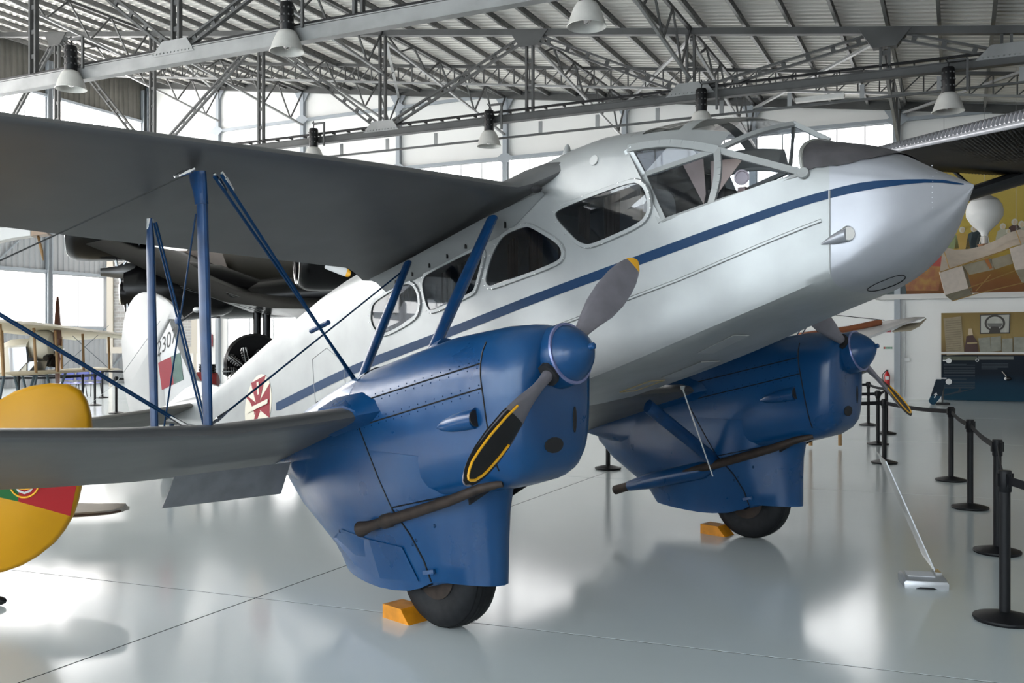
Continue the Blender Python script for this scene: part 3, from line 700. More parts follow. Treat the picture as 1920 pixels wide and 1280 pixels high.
# root fairing strips under the upper wing, with small clips
for s in (-1, 1):
    rg = []
    for k in range(14):
        a = -.30 - 1.70 * k / 13; z = lerp([(-2.0, 2.10), (-1.49, 2.235), (-.6, 2.49), (-.30, 2.62)], a)
        q_ = min(1, .15 + k / 3); rg.append([(a, s * .595, z + .02 - .095 * q_), (a, s * (.60 + .03 * q_), z + .02 - .075 * q_), (a, s * (.60 + .10 * q_), z + .02 - .02 * q_), (a, s * (.60 + .18 * q_), z + .022)])
    fr = MB().loft(rg, cap=False, closed=False).build('root_fairing', SILVER, ow)
    for k in range(7):
        a = -.62 - .2 * k; z = lerp([(-2.0, 2.10), (-1.49, 2.235), (-.6, 2.49), (-.30, 2.62)], a); MB().box((a, s * .652, z - .04), (.012, .012, .05)).build('clip', BLACK, fr, 0)
    MB().sphere((-.29, s * .69, 2.65), .05, 12, (.9, .6, .55)).build('intake_hole', DARK, ow)
# split flaps hanging below the lower wing
for s in (-1, 1):
    q = [(-1.30, s * 2.02, .875), (-1.30, s * 2.74, .855), (-1.42, s * 2.76, .645), (-1.42, s * 1.99, .64)]
    if s < 0: q = [(-1.32, -1.93, .845), (-1.32, -2.72, .83), (-1.42, -2.75, .635), (-1.42, -1.94, .63)]
    MB().prism(q, (-.012, 0, -.004)).build('flap', mat('flap_grey', (.24, .24, .25), .5, .3, var=.15, vscale=9), ol, 0)
# ------------------------------------------------------------------ struts and wires
def strut(path, r, nm='strut', flat=1.7, m=STRUTB, par=PL):
    return MB().tube(path, r, 12, True, flat, fdir=(0, 1, 0)).build(nm, m, par)
def wire(p, q, r=.006, nm='bracing_wire', m=STRIPE): return MB().tube([p, q], r, 5).build(nm, m, PL)
def clevis(p, q, L=.10, r=.011):
    p, q = Vector(p), Vector(q); d = (q - p).normalized(); MB().tube([p, p + d * L * .3, p + d * L * .32, p + d * L * .7, p + d * L], [r * .8, r * .8, r * 1.3, r, r * .6], 6).build('wire_fork', CHROME, PL)
for s in (-1, 1):
    FT, FB_ = (-.66, s * 2.9, 2.50), (-.55, s * 2.92, 1.15); RT, RB_ = (-1.26, s * 2.9, 2.325), (-1.15, s * 2.92, .95)
    so = strut([FT, Vector(FT).lerp(Vector(FB_), .04), Vector(FT).lerp(Vector(FB_), .12), Vector(FT).lerp(Vector(FB_), .5), FB_], [.022, .024, .024, .026, .02], 'front_outer_strut')
    cu = MB().loft([MB().ring(12, Vector(FT).lerp(Vector(FB_), t) + Vector((-off, 0, .01)), (1, 0, 0), (0, 1, 0), w, .03) for t, w, off in ((-.005, .075, .04), (.03, .072, .035), (.07, .055, .02), (.11, .048, .008), (.125, .05, .006))]); cu.build('strut_cuff', STRUTB, so)
    strut([RT, Vector(RT).lerp(Vector(RB_), .1), Vector(RT).lerp(Vector(RB_), .5), RB_], [.012, .02, .022, .018], 'rear_outer_strut')
    MB().tube([Vector(RT), Vector(RT) + Vector((0, 0, -.06))], .02, 8).build('strut_end', CHROME, PL)
    # inner struts between nacelle and wing root
    IF, IFb = (-.62, s * .78, 2.47), (-.28, s * 1.66, 1.50); IR, IRb = (-1.50, s * .80, 2.215), (-.98, s * 1.66, 1.30)
    strut([IF, Vector(IF).lerp(Vector(IFb), .5), IFb], [.03, .034, .03], 'inner_front_strut', 1.7)
    strut([IR, Vector(IR).lerp(Vector(IRb), .5), IRb], [.026, .03, .026], 'inner_rear_strut', 1.7)
    # flying and landing wires
    N1 = Vector((-.85, s * 1.72, 1.34)); N2 = Vector((-.80, s * 1.78, 1.345))
    t1, t2 = Vector((-.60, s * 2.86, 2.49)), Vector((-.58, s * 2.83, 2.50))
    for (p, q) in ((t1, N1), (t2, N2)):
        wire(p, q, .009); clevis(p + Vector((0, 0, .015)), q, .12)
    L1 = Vector((-1.5, s * .80, 2.19)); L2 = Vector((-.62, s * 2.86, 1.19))
    wire(L1, L2, .006); clevis(L2, L1, .14)
    mid = t1.lerp(N1, .68); MB().tube([mid + Vector((-.09, 0, -.02)), mid + Vector((.09, 0, .03))], .016, 8).build('wire_spacer', STRUTB, PL)
    # incidence cross wires between the outer struts and tail-ward wires
    wire(Vector(RT) + Vector((.05, 0, -.03)), Vector(FB_) + Vector((-.05, 0, .04)), .006); wire(Vector(RT) + Vector((.08, 0, -.03)), Vector(FB_) + Vector((-.02, 0, .04)), .006)
    wire(Vector(FT) + Vector((-.06, 0, -.2)), Vector(RB_) + Vector((.05, 0, .02)), .005)
    c = (Vector(RT) + Vector(FB_)) / 2; MB().sphere((c.x, c.y, c.z), .025, 8, (1, .6, 1)).build('wire_clip', STRUTB, PL)
    o1, o2 = Vector((-.72, s * 4.9, 2.60)), Vector((-.60, s * 3.0, 1.17))
    for d in (0, .05):
        wire(Vector((-.5, s * 2.98, 1.17)) + Vector((-.1 - d, 0, 0)), Vector((-.75 - d, s * 5.2, 2.6)), .006)
    clevis(Vector((-.6, s * 2.98, 1.165)), Vector((-.75, s * 5.2, 2.6)), .14)
    wire(Vector((-.62, s * 2.97, 2.50)), Vector((-.75, s * 5.1, 1.28)), .004, m=STEELD); 
    for d in (0, .06): clevis(Vector((-.60 - d, s * 2.97, 2.515)), Vector((-.75, s * 5.1, 1.28)), .09)
# pitot mast on the cabin roof and whip aerial under the belly
rm = MB().tube([(-.62, .0, 2.86), (-.62, 0, 2.98)], .012, 8); rmo = rm.build('aerial_mast', SILVER, PL)
MB().lathe([(0, .02), (.02, .03), (.10, .034), (.16, .02), (.18, .004)], (-.62, 0, 2.93), (0, .1, 1), 12).build('mast_head', SILVER, rmo)
wa = MB().tube([(.01, .60, 1.28), (.27, .60, .65)], [.006, .005], 6).build('whip_aerial', WHITE, PL)
MB().lathe([(0, .02), (.03, .012)], (.01, .60, 1.30), (0, 0, -1), 10).build('aerial_base', SILVER, wa)

# ------------------------------------------------------------------ engine nacelles
NP = 14.3; AX = Vector((math.cos(R(NP)), 0, math.sin(R(NP)))); UPV = Vector((-math.sin(R(NP)), 0, math.cos(R(NP))))
NAC = [(.815, 1.62, 1.10, .13), (.81, 1.655, 1.05, .20), (.79, 1.685, .99, .255), (.75, 1.70, .945, .285), (.68, 1.712, .90, .30), (.5, 1.705, .845, .305), (.13, 1.655, .75, .305), (-.23, 1.565, .66, .305), (-.63, 1.46, .62, .30), (-.85, 1.385, .62, .29), (-1.25, 1.22, .68, .24), (-1.6, 1.06, .74, .16), (-1.95, .93, .79, .05)]
def nac_ring(a, zt, zb, hw, y0, n=28):
    out = []; zm = zt - hw * 1.0
    lean = 0.0
    for k in range(n):
        t = 2 * math.pi * k / n + math.pi / n; c, s_ = math.cos(t), math.sin(t)
        if s_ >= 0: y = hw * math.copysign(abs(c) ** .85, c); z = zm + (zt - zm) * s_ ** .95
        else:
            e = .38; y = hw * math.copysign(abs(c) ** e, c) * (1 - .06 * abs(s_)); z = zm - (zm - zb) * abs(s_) ** (e + .1)
        out.append(Vector((a, y0 + y, z)))
    return out
TRS = [(1.00, .52, -1.72, .300), (.85, .44, -1.72, .299), (.70, .415, -1.67, .288), (.55, .41, -1.50, .262), (.42, .41, -1.28, .235), (.31, .41, -1.10, .212), (.20, .41, -1.0, .20)]
def foil_ring(z, af, ab, hw, y0, bottom=False, n=16):
    out = []; c = af - ab
    pts = []
    for k in range(n + 1):
        t = k / n; x = (1 - math.cos(math.pi * t)) / 2
        h = min(1, (x / .22) ** .5) if x < .22 else (1 if x < .52 else max(0.0, math.cos((x - .52) / .48 * math.pi / 2)) ** .75)
        pts.append((x, h))
    for x, h in pts: out.append((af - c * x, -hw * h))
    for x, h in pts[-2:0:-1]: out.append((af - c * x, hw * h))
    res = []
    for a, y in out:
        zz = z
        if bottom: zz = lerp([(-1.0, .185), (-.45, .185), (-.2, .20), (-.1, .235), (.0, .265), (.41, .385)], a)
        res.append(Vector((a, y0 + y, zz)))
    return res
def nacelle(s):
    y0 = 1.71 * s
    n = empty('engine_nacelle', (0, 0, 0)); n.parent = PL; n['label'] = 'blue engine nacelle nearest the viewer' if s < 0 else 'blue engine nacelle behind the nose'
    nb_ = MB().loft([nac_ring(*q, y0) for q in NAC]); nB = nb_.bvh(); body = nb_.build('cowling', BLUE, n, smooth=45)
    tb = MB().loft([foil_ring(z, af, ab, hw, y0, k == len(TRS) - 1) for k, (z, af, ab, hw) in enumerate(TRS)]); tB = tb.bvh()
    tr = tb.build('wheel_fairing', BLUE, n, smooth=45)
    def snap(a, z, lift=.004, sg=s, B=None):
        best = None
        for Bv in ([B] if B else [nB, tB]):
            h = Bv.ray_cast(Vector((a, y0 + sg * 2, z)), Vector((0, -sg, 0)))
            if h[0] is not None and (best is None or h[0].y * sg > best.y * sg): best = h[0]
        if best is None: best = Vector((a, y0 + sg * .3, z))
        return Vector((a, best.y + sg * lift, z))
    def seam(pts, nm='panel_seam', r=.0045, m=BLACK, sg=s):
        P = []
        for (p, q) in zip(pts, pts[1:]):
            for k in range(10): P.append(snap(p[0] + (q[0] - p[0]) * k / 10, p[1] + (q[1] - p[1]) * k / 10, .0005, sg))
        P.append(snap(*pts[-1], .0005, sg)); return MB().tube(P, r, 5).build(nm, m, body)
    for sg in (-1, 1):
        seam([(.52, 1.51), (-.60, 1.245)], sg=sg); seam([(.54, 1.385), (-.55, 1.115)], sg=sg)
        seam([(.50, 1.62), (.52, 1.51), (.56, 1.30), (.62, .97)], sg=sg); seam([(-.48, 1.12), (-.20, .69)], sg=sg); seam([(.50, .87), (-.20, .69)], sg=sg)
        rv = MB()
        for ln in (((.50, 1.525), (-.55, 1.275)), ((.52, 1.40), (-.5, 1.15)), ((.50, 1.485), (-.55, 1.235)), ((.52, 1.36), (-.5, 1.11))):
            for k in range(16):
                t = k / 15; p = snap(ln[0][0] + (ln[1][0] - ln[0][0]) * t, ln[0][1] + (ln[1][1] - ln[0][1]) * t, .0, sg); rv.sphere(p, .005, 5)
        rv.build('rivets', STRIPE, body)
        # lower fairing seam, latch and screws
        lp = [(-.20, .69), (-.06, .55), (.02, .42), (.06, .28)]
        seam(lp, 'fairing_seam', .006, BLACK, sg)
        p = snap(.05, .36, .006, sg); MB().box(p, (.09, .012, .022), Matrix.Rotation(R(-15), 3, 'Y')).sphere(p + Vector((.03, 0, .004)), .018, 8, (1, .6, 1)).build('latch', BLUE, tr)
        for a, z in ((-.02, .53), (-.78, .47), (-.06, .50), (.1, .62)):
            p = snap(a, z, .0, sg); MB().sphere(p, .012, 8, (1, .4, 1)).build('fastener', STRIPE, tr)
        # dark slot above the exhaust
        q = [snap(.46, .865, .002, sg), snap(.30, .80, .002, sg), snap(-.16, .685, .002, sg), snap(-.05, .64, .002, sg), snap(.3, .75, .002, sg), snap(.44, .835, .002, sg)]
        MB().add(q, [(0, 1, 4, 5), (1, 2, 3, 4)]).build('exhaust_slot', DARK, body, 0)
    # skirt patch at the rear of the trouser
    e = 1 if s < 0 else 1
    pt = [snap(-.15, .47, .006, s, tB), snap(-.45, .47, .006, s, tB), snap(-.74, .49, .006, s, tB), snap(-.93, .40, .006, s, tB), snap(-.98, .30, .006, s, tB), snap(-.7, .27, .006, s, tB), snap(-.4, .245, .006, s, tB), snap(-.05, .29, .006, s, tB)]
    MB().prism(pt, (0, s * .003, 0)).build('repair_panel', BLUE, tr, 0)
    # air scoop
    for sg in ((s,) if s < 0 else (-1,)):
        rg = []
        for a, z, r_ in ((.20, 1.165, .004), (.25, 1.178, .028), (.33, 1.195, .045), (.42, 1.215, .053), (.50, 1.232, .055)):
            p = snap(a, z, .0, sg); rg.append(MB().ring(14, p, (0, 1, 0), (0, 0, 1), r_ * .9, r_))
        sc = MB().loft(rg).build('air_scoop', BLUE, n)
        p = snap(.505, 1.233, .0, sg); MB().lathe([(0, .046), (.004, .044)], p + Vector((-.001, sg * .006, 0)), (1, 0, .2), 14).build('scoop_mouth', DARK, sc)
    # front face: intake oval and slot
    def face(y, z):
        h = nB.ray_cast(Vector((3, y0 + y, z)), Vector((-1, 0, 0))); return (h[0], h[1]) if h[0] is not None else (Vector((.8, y0 + y, z)), Vector((1, 0, 0)))
    p, nn = face(-.06, 1.10); nn = nn if nn.x > 0 else -nn
    MB().loft([MB().ring(14, p + nn * d, Vector((0, 1, 0)), Vector((0, 0, 1)), .070, .040) for d in (-.002, .004)]).build('intake_oval', DARK, body)
    p, nn = face(.10, 1.22); MB().loft([MB().ring(10, p + Vector((d, 0, 0)), Vector((0, 1, 0)), Vector((0, 0, 1)), .014, .07) for d in (-.002, .004)]).build('intake_slot', DARK, body)
    # top blister
    h = nB.ray_cast(Vector((-.10, y0 + s * .02, 3)), Vector((0, 0, -1)))
    if h[0] is not None:
        MB().loft([MB().ring(12, h[0] + Vector((x, 0, x * .25 - .02)), (0, 1, 0), (0, 0, 1), r_ * 1.3, r_) for x, r_ in ((-.1, .01), (-.06, .035), (0, .05), (.06, .055))]).build('top_blister', BLUE, n)
        MB().lathe([(0, .045), (.003, .043)], h[0] + Vector((.06, 0, .0)), (1, 0, .2), 12).build('blister_mouth', DARK, n)
    # rear shoulder plate where the struts land
    rg = []
    for a in (-.62, -.8, -1.0, -1.3):
        zt = lerp([(q[0], q[1]) for q in NAC], a); hw = lerp([(q[0], q[3]) for q in NAC], a)
        rg.append([Vector((a, y0 + hw * 1.02 * math.cos(t), zt - hw + hw * 1.03 * math.sin(t) + .006)) for t in [math.pi * (.02 + .96 * k / 12) for k in range(13)]])
    MB().loft(rg, cap=False, closed=False).build('shoulder_plate', mat('blue_worn', (.02, .08, .19), .28, .2, var=.5, vscale=8, col2=(.05, .12, .24), coat=.3), n)
    # wing root boot
    # exhaust pipes
    for sg in ((s,) if s < 0 else (-1,)):
        yy = y0 + sg * .27
        pth = [(.60, yy + sg * -.06, .90), (.50, yy + sg * .01, .87), (.30, yy + sg * .025, .79), (.05, yy + sg * .035, .705), (-.16, yy + sg * .04, .635), (-.18, yy + sg * .04, .628), (-.24, yy + sg * .04, .61), (-.26, yy + sg * .04, .603), (-.36, yy + sg * .045, .57), (-.43, yy + sg * .05, .545), (-.44, yy + sg * .05, .542)]
        if s > 0: pth = [(a, y, z) for a, y, z in pth[:-3]] + [(-.95, yy - sg * .0, .40), (-1.28, yy - sg * .02, .29)]
        rr_ = [.018, .025, .028, .031, .032, .041, .041, .029, .031, .045, .047] if s < 0 else [.02, .028, .032, .035, .036, .036, .036, .034, .034, .042]
        ex = MB().tube(pth, rr_, 14).build('exhaust_pipe', RUST, n)
        if s > 0:
            MB().tube([(-.2, yy, .62), (-.35, yy - sg * .01, .56), (-.9, yy - sg * .01, .41), (-1.12, yy - sg * .01, .345)], [.02, .075, .07, .045], 12).build('exhaust_shroud', BLUE, n)
        end = Vector(pth[-1]); MB().lathe([(0, rr_[-1] * .85), (.003, rr_[-1] * .85)], end + Vector((-.003, 0, -.001)), (-1, 0, -.3), 12).build('exhaust_mouth', DARK, ex)
    # wheel
    wc = Vector((-.04, y0 - s * 0.0, .325)); RW = .325
    prof = [(-.10, .16), (-.115, .20), (-.118, .25), (-.10, .295), (-.065, .318), (-.02, RW), (.02, RW), (.065, .318), (.10, .295), (.118, .25), (.115, .20), (.10, .16)]
    ty = MB().lathe(prof, wc, (0, 1, 0), 40)
    tyo = ty.build('tyre', RUBBER, n)
    gr = MB()
    for yy in (-.07, -.035, 0, .035, .07):
        rr2 = .3265 if abs(yy) < .04 else .316
        gr.lathe([(yy - .004, rr2), (yy + .004, rr2)], wc, (0, 1, 0), 40, cap=False)
    gr.build('tread_groove', BLACK, tyo)
    MB().lathe([(-.105, .155), (-.11, .10), (-.125, .05), (-.125, .0), (.125, .0), (.125, .05), (.11, .10), (.105, .155)], wc, (0, 1, 0), 28).build('wheel_hub', RUST, n)
    # spinner and propeller
    C = Vector((.865, y0, 1.56))
    hub = empty('propeller', (0, 0, 0)); hub.parent = n; hub['label'] = 'grey two-bladed propeller with blue spinner'
    MB().lathe([(-.125, .150), (-.12, .162), (-.10, .163), (.012, .158)], C, AX, 28).build('spinner_backshell', BLUE, n)
    MB().lathe([(-.16, .172), (-.122, .172)], C, AX, 28).build('spinner_gap', DARK, n)
    sp = MB().lathe([(.01, .148), (.014, .146), (.05, .128), (.085, .100), (.115, .066), (.135, .036), (.14, .022), (.142, .018), (.165, .017), (.17, .010)], C, AX, 28); sp.build('spinner_cone', BLUE, n)
    MB().lathe([(.006, .146), (.006, .161), (.016, .158), (.016, .146)], C, AX, 28, cap=False).build('spinner_rim', mat('rim_steel', (.20, .22, .40), .35, .6), n)
    ang = 34.5 if s < 0 else 148.0
    for bl in (0, 1):
        th = R(ang + 180 * bl); rd = Vector((0, 1, 0)) * math.cos(th) + UPV * math.sin(th); tg = AX.cross(rd)
        def sect(r_, ch, tw, tk, nn_=14, grow_=1.0, lift=0):
            cdir = tg * math.cos(R(tw)) - AX * math.sin(R(tw)); nd = AX * math.cos(R(tw)) + tg * math.sin(R(tw))
            return [C + rd * r_ + AX * (-.045) + cdir * (ch / 2 * grow_ * math.cos(2 * math.pi * k / nn_)) + nd * (tk / 2 * math.sin(2 * math.pi * k / nn_) + lift) for k in range(nn_)]
        S = [(.10, .07, 62, .07), (.17, .068, 58, .062), (.24, .085, 50, .05), (.34, .125, 42, .04), (.46, .170, 30, .033), (.60, .192, 22, .027), (.74, .186, 17, .021), (.84, .162, 14, .017), (.91, .128, 12, .014), (.955, .094, 12, .012), (.985, .054, 12, .01), (.995, .02, 12, .008)]
        bo = MB().loft([sect(*q) for q in S]).build('blade', PROPG, hub, smooth=60)
        MB().loft([MB().ring(12, C + rd * t + AX * -.045, tg, AX, .062, .052) for t in (.1, .178)]).build('blade_cuff', DARK, hub)
        def bs(r_):
            return [lerp([(q[0], q[j]) for q in S], r_) for j in (1, 2, 3)]
        def surf(r_, x, lift):
            ch, tw, tk = bs(r_); cdir = tg * math.cos(R(tw)) - AX * math.sin(R(tw)); nd = AX * math.cos(R(tw)) + tg * math.sin(R(tw))
            return C + rd * r_ + AX * (-.045) + cdir * (ch / 2 * x) + nd * (tk / 2 * math.sqrt(max(0, 1 - x * x)) + lift)
        def patch(r0, r1, x0, x1, lift, m, nm, n1=14, n2=8, sk=0):
            rows = []
            for i in range(n1 + 1):
                t = i / n1; rows.append([surf(r0 + (r1 - r0) * t + sk * (1 - t) * (x0 + (x1 - x0) * k / n2), x0 + (x1 - x0) * k / n2, lift) for k in range(n2 + 1)])
            return MB().loft(rows, cap=False, closed=False).build(nm, m, bo)
        lowb = (s < 0 and bl == 1) or (s > 0 and bl == 1)
        if lowb:
            patch(.52, .993, -1, 1, .0015, mat('blade_black', (.006, .007, .009), .5, spec=.3), 'black_tip', sk=-.05)
            e1 = -1 if s < 0 else 1
            edge = [(r_, -.62) for r_ in [.52 + .42 * k / 14 for k in range(15)]]
            YP = [surf(r_, -.66, .003) for r_ in [.5 + .40 * k / 12 for k in range(13)]] + [surf(.935, -.55, .003), surf(.96, -.3, .003), surf(.967, 0, .003), surf(.96, .3, .003), surf(.935, .62, .003)] + [surf(r_, .72, .003) for r_ in [.88 - .24 * k / 8 for k in range(9)]]
            MB().tube(YP, .0065, 6).build('yellow_line', YEL, bo)
        else:
            t_ = [sect(q[0], q[1] * 1.02 + .002, q[2], q[3] + .003) for q in [(.935, *bs(.935)), (.955, *bs(.955)), (.985, *bs(.985)), (.997, .02, 17, .008)]]
            MB().loft(t_).build('yellow_tip', YEL, bo)
    return n
nacelle(-1); nacelle(1)
# blue boots where the lower wing meets each nacelle
for s in (-1, 1):
    for inn in (1, -1):
        y0 = s * (1.71 + inn * .28); y1 = s * (1.71 + inn * .40)
        MB().loft([[Vector((a + .02, y, z)) for a, z in ((-.28, 1.235), (-.34, 1.30), (-.5, 1.33), (-.75, 1.29), (-.75, 1.05), (-.4, 1.14))] for y in (y0,)] + [[Vector((a, y1, z)) for a, z in ((-.37, 1.205), (-.39, 1.232), (-.5, 1.255), (-.75, 1.225), (-.75, 1.08), (-.41, 1.18))]]).build('wing_boot', BLUE, PL)
# undercarriage brace struts from the belly to the trousers
for s in (-1, 1):
    MB().tube([(-.27, s * .55, 1.14), (-.22, s * 1.50, .61)], [.035, .035], 12, True, 1.6, fdir=(1, 0, 0)).build('undercarriage_strut', STRUTB, PL)

# ------------------------------------------------------------------ tail
fin = [(-7.2, 1.65), (-6.89, 1.91), (-6.67, 1.59), (-6.34, 1.24), (-6.15, 1.10), (-5.9, 1.0), (-5.9, .95), (-6.97, .72)]
rud = [(-6.97, .74), (-8.05, .75), (-8.15, .95), (-8.24, 1.25), (-8.29, 1.66), (-8.24, 1.88), (-8.16, 2.04), (-8.04, 2.15), (-7.9, 2.23), (-7.78, 2.265), (-7.64, 2.28), (-7.45, 2.27), (-7.22, 2.225), (-7.0, 2.155), (-6.8, 2.06), (-6.62, 1.92), (-6.9, 1.935), (-7.22, 1.675)]
def plate(P, t, m, nm, par=PL):
    n = len(P); b = MB(); cx = sum(p[0] for p in P) / n; cz = sum(p[1] for p in P) / n
    o = [Vector((a, 0, z)) for a, z in P]; q = [Vector((cx + (a - cx) * .94, 0, cz + (z - cz) * .94)) for a, z in P]
    b.loft([[p + Vector((0, t / 2, 0)) for p in q], [p + Vector((0, t * .25, 0)) for p in o], [p - Vector((0, t * .25, 0)) for p in o], [p - Vector((0, t / 2, 0)) for p in q]])
    return b.build(nm, m, par, smooth=60)
fno = plate(fin, .09, WHITE, 'fin'); ro = plate(rud, .07, mat('rudder_white', (.43, .42, .41), .4, var=.08, vscale=2), 'rudder')
MB().loft([[Vector((a, y, z)) for a, y, z in ((-5.6, -.02, 1.12), (-5.6, .02, 1.12), (-6.3, .14, .93), (-6.3, -.14, .93))], [Vector((a, y, z)) for a, y, z in ((-6.3, -.02, 1.2), (-6.3, .02, 1.2), (-6.9, .1, .86), (-6.9, -.1, .86))]]).build('fin_fillet', WHITE, PL)
for (q, m) in (([(-7.17, 1.39), (-6.83, 1.47), (-6.76, 1.14), (-7.07, 1.06)], RED), ([(-6.83, 1.47), (-6.6, 1.52), (-6.52, 1.2), (-6.76, 1.14)], GREEN)):
    MB().prism([(a, -.048, z) for a, z in q], (0, -.002, 0)).build('flag_band', m, fno, 0)
def text_mesh(body, size, name, m, parent, origin, xdir, ydir, shear=0.0, off=0.0):
    cu = bpy.data.curves.new(name, 'FONT'); cu.body = body; cu.size = size; cu.align_x = 'LEFT'; cu.offset = off
    tmp = bpy.data.objects.new(name + '_t', cu); COL.objects.link(tmp); bpy.context.view_layer.update()
    me = bpy.data.meshes.new_from_object(tmp.evaluated_get(bpy.context.evaluated_depsgraph_get())); bpy.data.objects.remove(tmp); me.name = name
    xd, yd = Vector(xdir), Vector(ydir); o0 = Vector(origin)
    for v in me.vertices: v.co = o0 + xd * (v.co.x + shear * v.co.y) + yd * v.co.y
    me.materials.clear(); me.materials.append(m); o = bpy.data.objects.new(name, me); COL.objects.link(o); o.parent = parent; return o
text_mesh('2307', .27, 'tail_number', BLACK, fno, (-7.21, -.0485, 1.455), (.93, 0, .37), (0.02, 0, 1.0), 0, -.002)
MB().tube([(-8.22, -.04, 1.13), (-8.22, -.12, 1.13)], .018, 8).build('rudder_horn', SILVER, ro)
MB().tube([(-8.2, -.12, 1.13), (-7.1, -.06, 1.9)], .004, 5).build('rudder_wire', SILVER, ro)
MB().tube([(-8.2, -.12, 1.13), (-9.0, -.45, .55)], .003, 5).build('elevator_wire', SILVER, ro)
tp = MB().tube([(-6.75, 0, 1.87), (-6.35, 0, 2.0)], [.012, .012], 8); tpo = tp.build('fin_lamp_arm', BLACK, ro)
MB().sphere((-6.28, 0, 2.02), .045, 10, (1.8, .8, .8)).build('fin_lamp', SILVER, tpo)
TPL = [(0.0, -5.95, .95, -7.25, .62), (.3, -5.98, .91, -7.28, .60), (1.2, -6.28, .805, -7.3, .56), (2.0, -6.5, .77, -7.3, .55), (2.3, -6.7, .74, -7.2, .58)]
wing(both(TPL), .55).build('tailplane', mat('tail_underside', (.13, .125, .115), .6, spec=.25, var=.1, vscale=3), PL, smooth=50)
tw = MB().lathe([(-.05, .03), (-.055, .10), (-.03, .135), (.03, .135), (.055, .10), (.05, .03)], (-7.0, 0, .135), (0, 1, 0), 20).build('tail_wheel', RUBBER, PL)
MB().tube([(-6.9, 0, .72), (-7.0, 0, .14)], .03, 8).build('tail_leg', STRUTB, PL)

# ------------------------------------------------------------------ wheel chocks
for s, lab in ((-1, 'orange wooden chock behind the nearest wheel'), (1, 'orange wooden chock behind the far wheel')):
    c = MB().prism([(-.36, -.13, 0), (-.17, -.13, 0), (-.20, -.13, .05), (-.26, -.13, .09), (-.36, -.13, .09)], (0, .26, 0)) if False else MB().prism([(-.44, -.10, 0), (-.20, -.10, 0), (-.25, -.10, .05), (-.275, -.10, .08), (-.44, -.10, .08)], (0, .15, 0))
    o = c.build('wheel_chock', ORANGE, smooth=0); o.rotation_euler.z = PANG
    p = Matrix.Rotation(PANG, 3, 'Z') @ Vector((0, 1.71 * s - .06, 0)); o.location = (PLANE_M[0] + p.x, PLANE_M[1] + p.y, 0); tag(o, lab, 'chock', 'orange wheel chocks')

# ================================================================== THINGS AROUND THE BIPLANE
# ------------------------------------------------------------------ belt barriers
def gpt(px, py):
    Y = CAMH * FPX / (py - 648); return Vector(((px - 960) / FPX * Y, Y, 0))
BARB = mat('barrier_black', (.004, .0045, .006), .5, spec=.25)
BELT = mat('barrier_belt', (.008, .008, .010), .7, spec=.2)
PH = .875
def make_post():
    t = empty('barrier_post', (0, 0, 0))
    MB().lathe([(0, .165), (.012, .172), (.022, .170), (.040, .10), (.052, .045), (.055, .03)], (0, 0, 0), (0, 0, 1), 32).build('base', BARB, t)
    MB().lathe([(.03, .030), (PH - .12, .030)], (0, 0, 0), (0, 0, 1), 20).build('pole', BARB, t)
    h = MB().lathe([(PH - .125, .034), (PH - .12, .037), (PH - .008, .037), (PH, .034)], (0, 0, 0), (0, 0, 1), 20)
    for k in range(4): h.box((.036 * math.cos(k * math.pi / 2), .036 * math.sin(k * math.pi / 2), PH - .055), (.022, .022, .075))
    h.build('belt_head', BARB, t)
    return t
post0 = make_post(); first = [True]
def post(p, label, grp, belts=()):
    o = post0 if first[0] else copy_tree(post0); first[0] = False
    o.location = (p[0], p[1], 0); tag(o, label, 'barrier post', grp)
    pending.append((o, p, belts)); return o
pending = []
def hang_belts(o, p, belts):
    for q in belts:
        d = Vector((q[0] - p[0], q[1] - p[1], 0)); L = d.length; d /= L; a, b_ = d * .040, d * (L - .050); n = 8; sag = .012 * L
        r = [[a.lerp(b_, k / n) + Vector((0, 0, PH - .03 - z - sag * math.sin(math.pi * k / n))) for k in range(n + 1)] for z in (0, .05)]
        sd = Vector((-d.y, d.x, 0)) * .0012
        b = MB().loft([[x - sd for x in r[0]], [x - sd for x in r[1]], [x + sd for x in r[1]], [x + sd for x in r[0]], [x - sd for x in r[0]]], cap=False, closed=False)
        b.build('belt', BELT, o, 0)
    return o
BP = {k: gpt(*v) for k, v in dict(H=(1884, 1163), G=(1870, 1036), F=(1819, 953), E=(1783, 901), D=(1658, 868), B=(1646, 833), C=(1662, 813), A=(1628, 797), K=(1140, 879)).items()}
g1 = 'belt barrier posts beside the nose'
post(BP['H'], 'frontmost black belt barrier post in view, at the right edge', g1, [Vector((2.95, 3.75, 0))])
post(Vector((2.95, 3.75, 0)), 'barrier post past the right edge, holding the end of the nearest belt', g1)
post(BP['G'], 'black barrier post just behind the nearest one', g1, [BP['H']])
post(BP['F'], 'third black barrier post of the row from the right edge', g1, [BP['G']])
post(BP['E'], 'black barrier post at the corner right of the propeller blade tip', g1, [BP['F']])
post(BP['D'], 'black barrier post nearest of the cluster beside the far cowling', g1, [BP['E'], BP['D'] + Vector((-1.9, .3, 0))])
post(BP['B'], 'slim barrier post second nearest in the cluster beside the far cowling', g1, [BP['C'], BP['B'] + Vector((-1.9, .6, 0))])
post(BP['C'], 'barrier post rightmost at the back of the cluster beside the far cowling', g1, [BP['A']])
post(BP['A'], 'farthest barrier post, leftmost of the cluster beside the far cowling', g1, [BP['A'] + Vector((-2.2, .2, 0))])
post(BP['K'], 'barrier post showing only its base between the two nacelles', g1, [])
g2 = 'belt barrier posts beyond the tail'
LP_ = {k: gpt(*v) for k, v in dict(a=(35, 772), b=(155, 765), c=(178, 760), d=(192, 746), e=(218, 775)).items()}
post(LP_['a'], 'barrier post under the old biplane at the far left', g2, [LP_['b'], LP_['a'] + Vector((-2.5, .2, 0))])
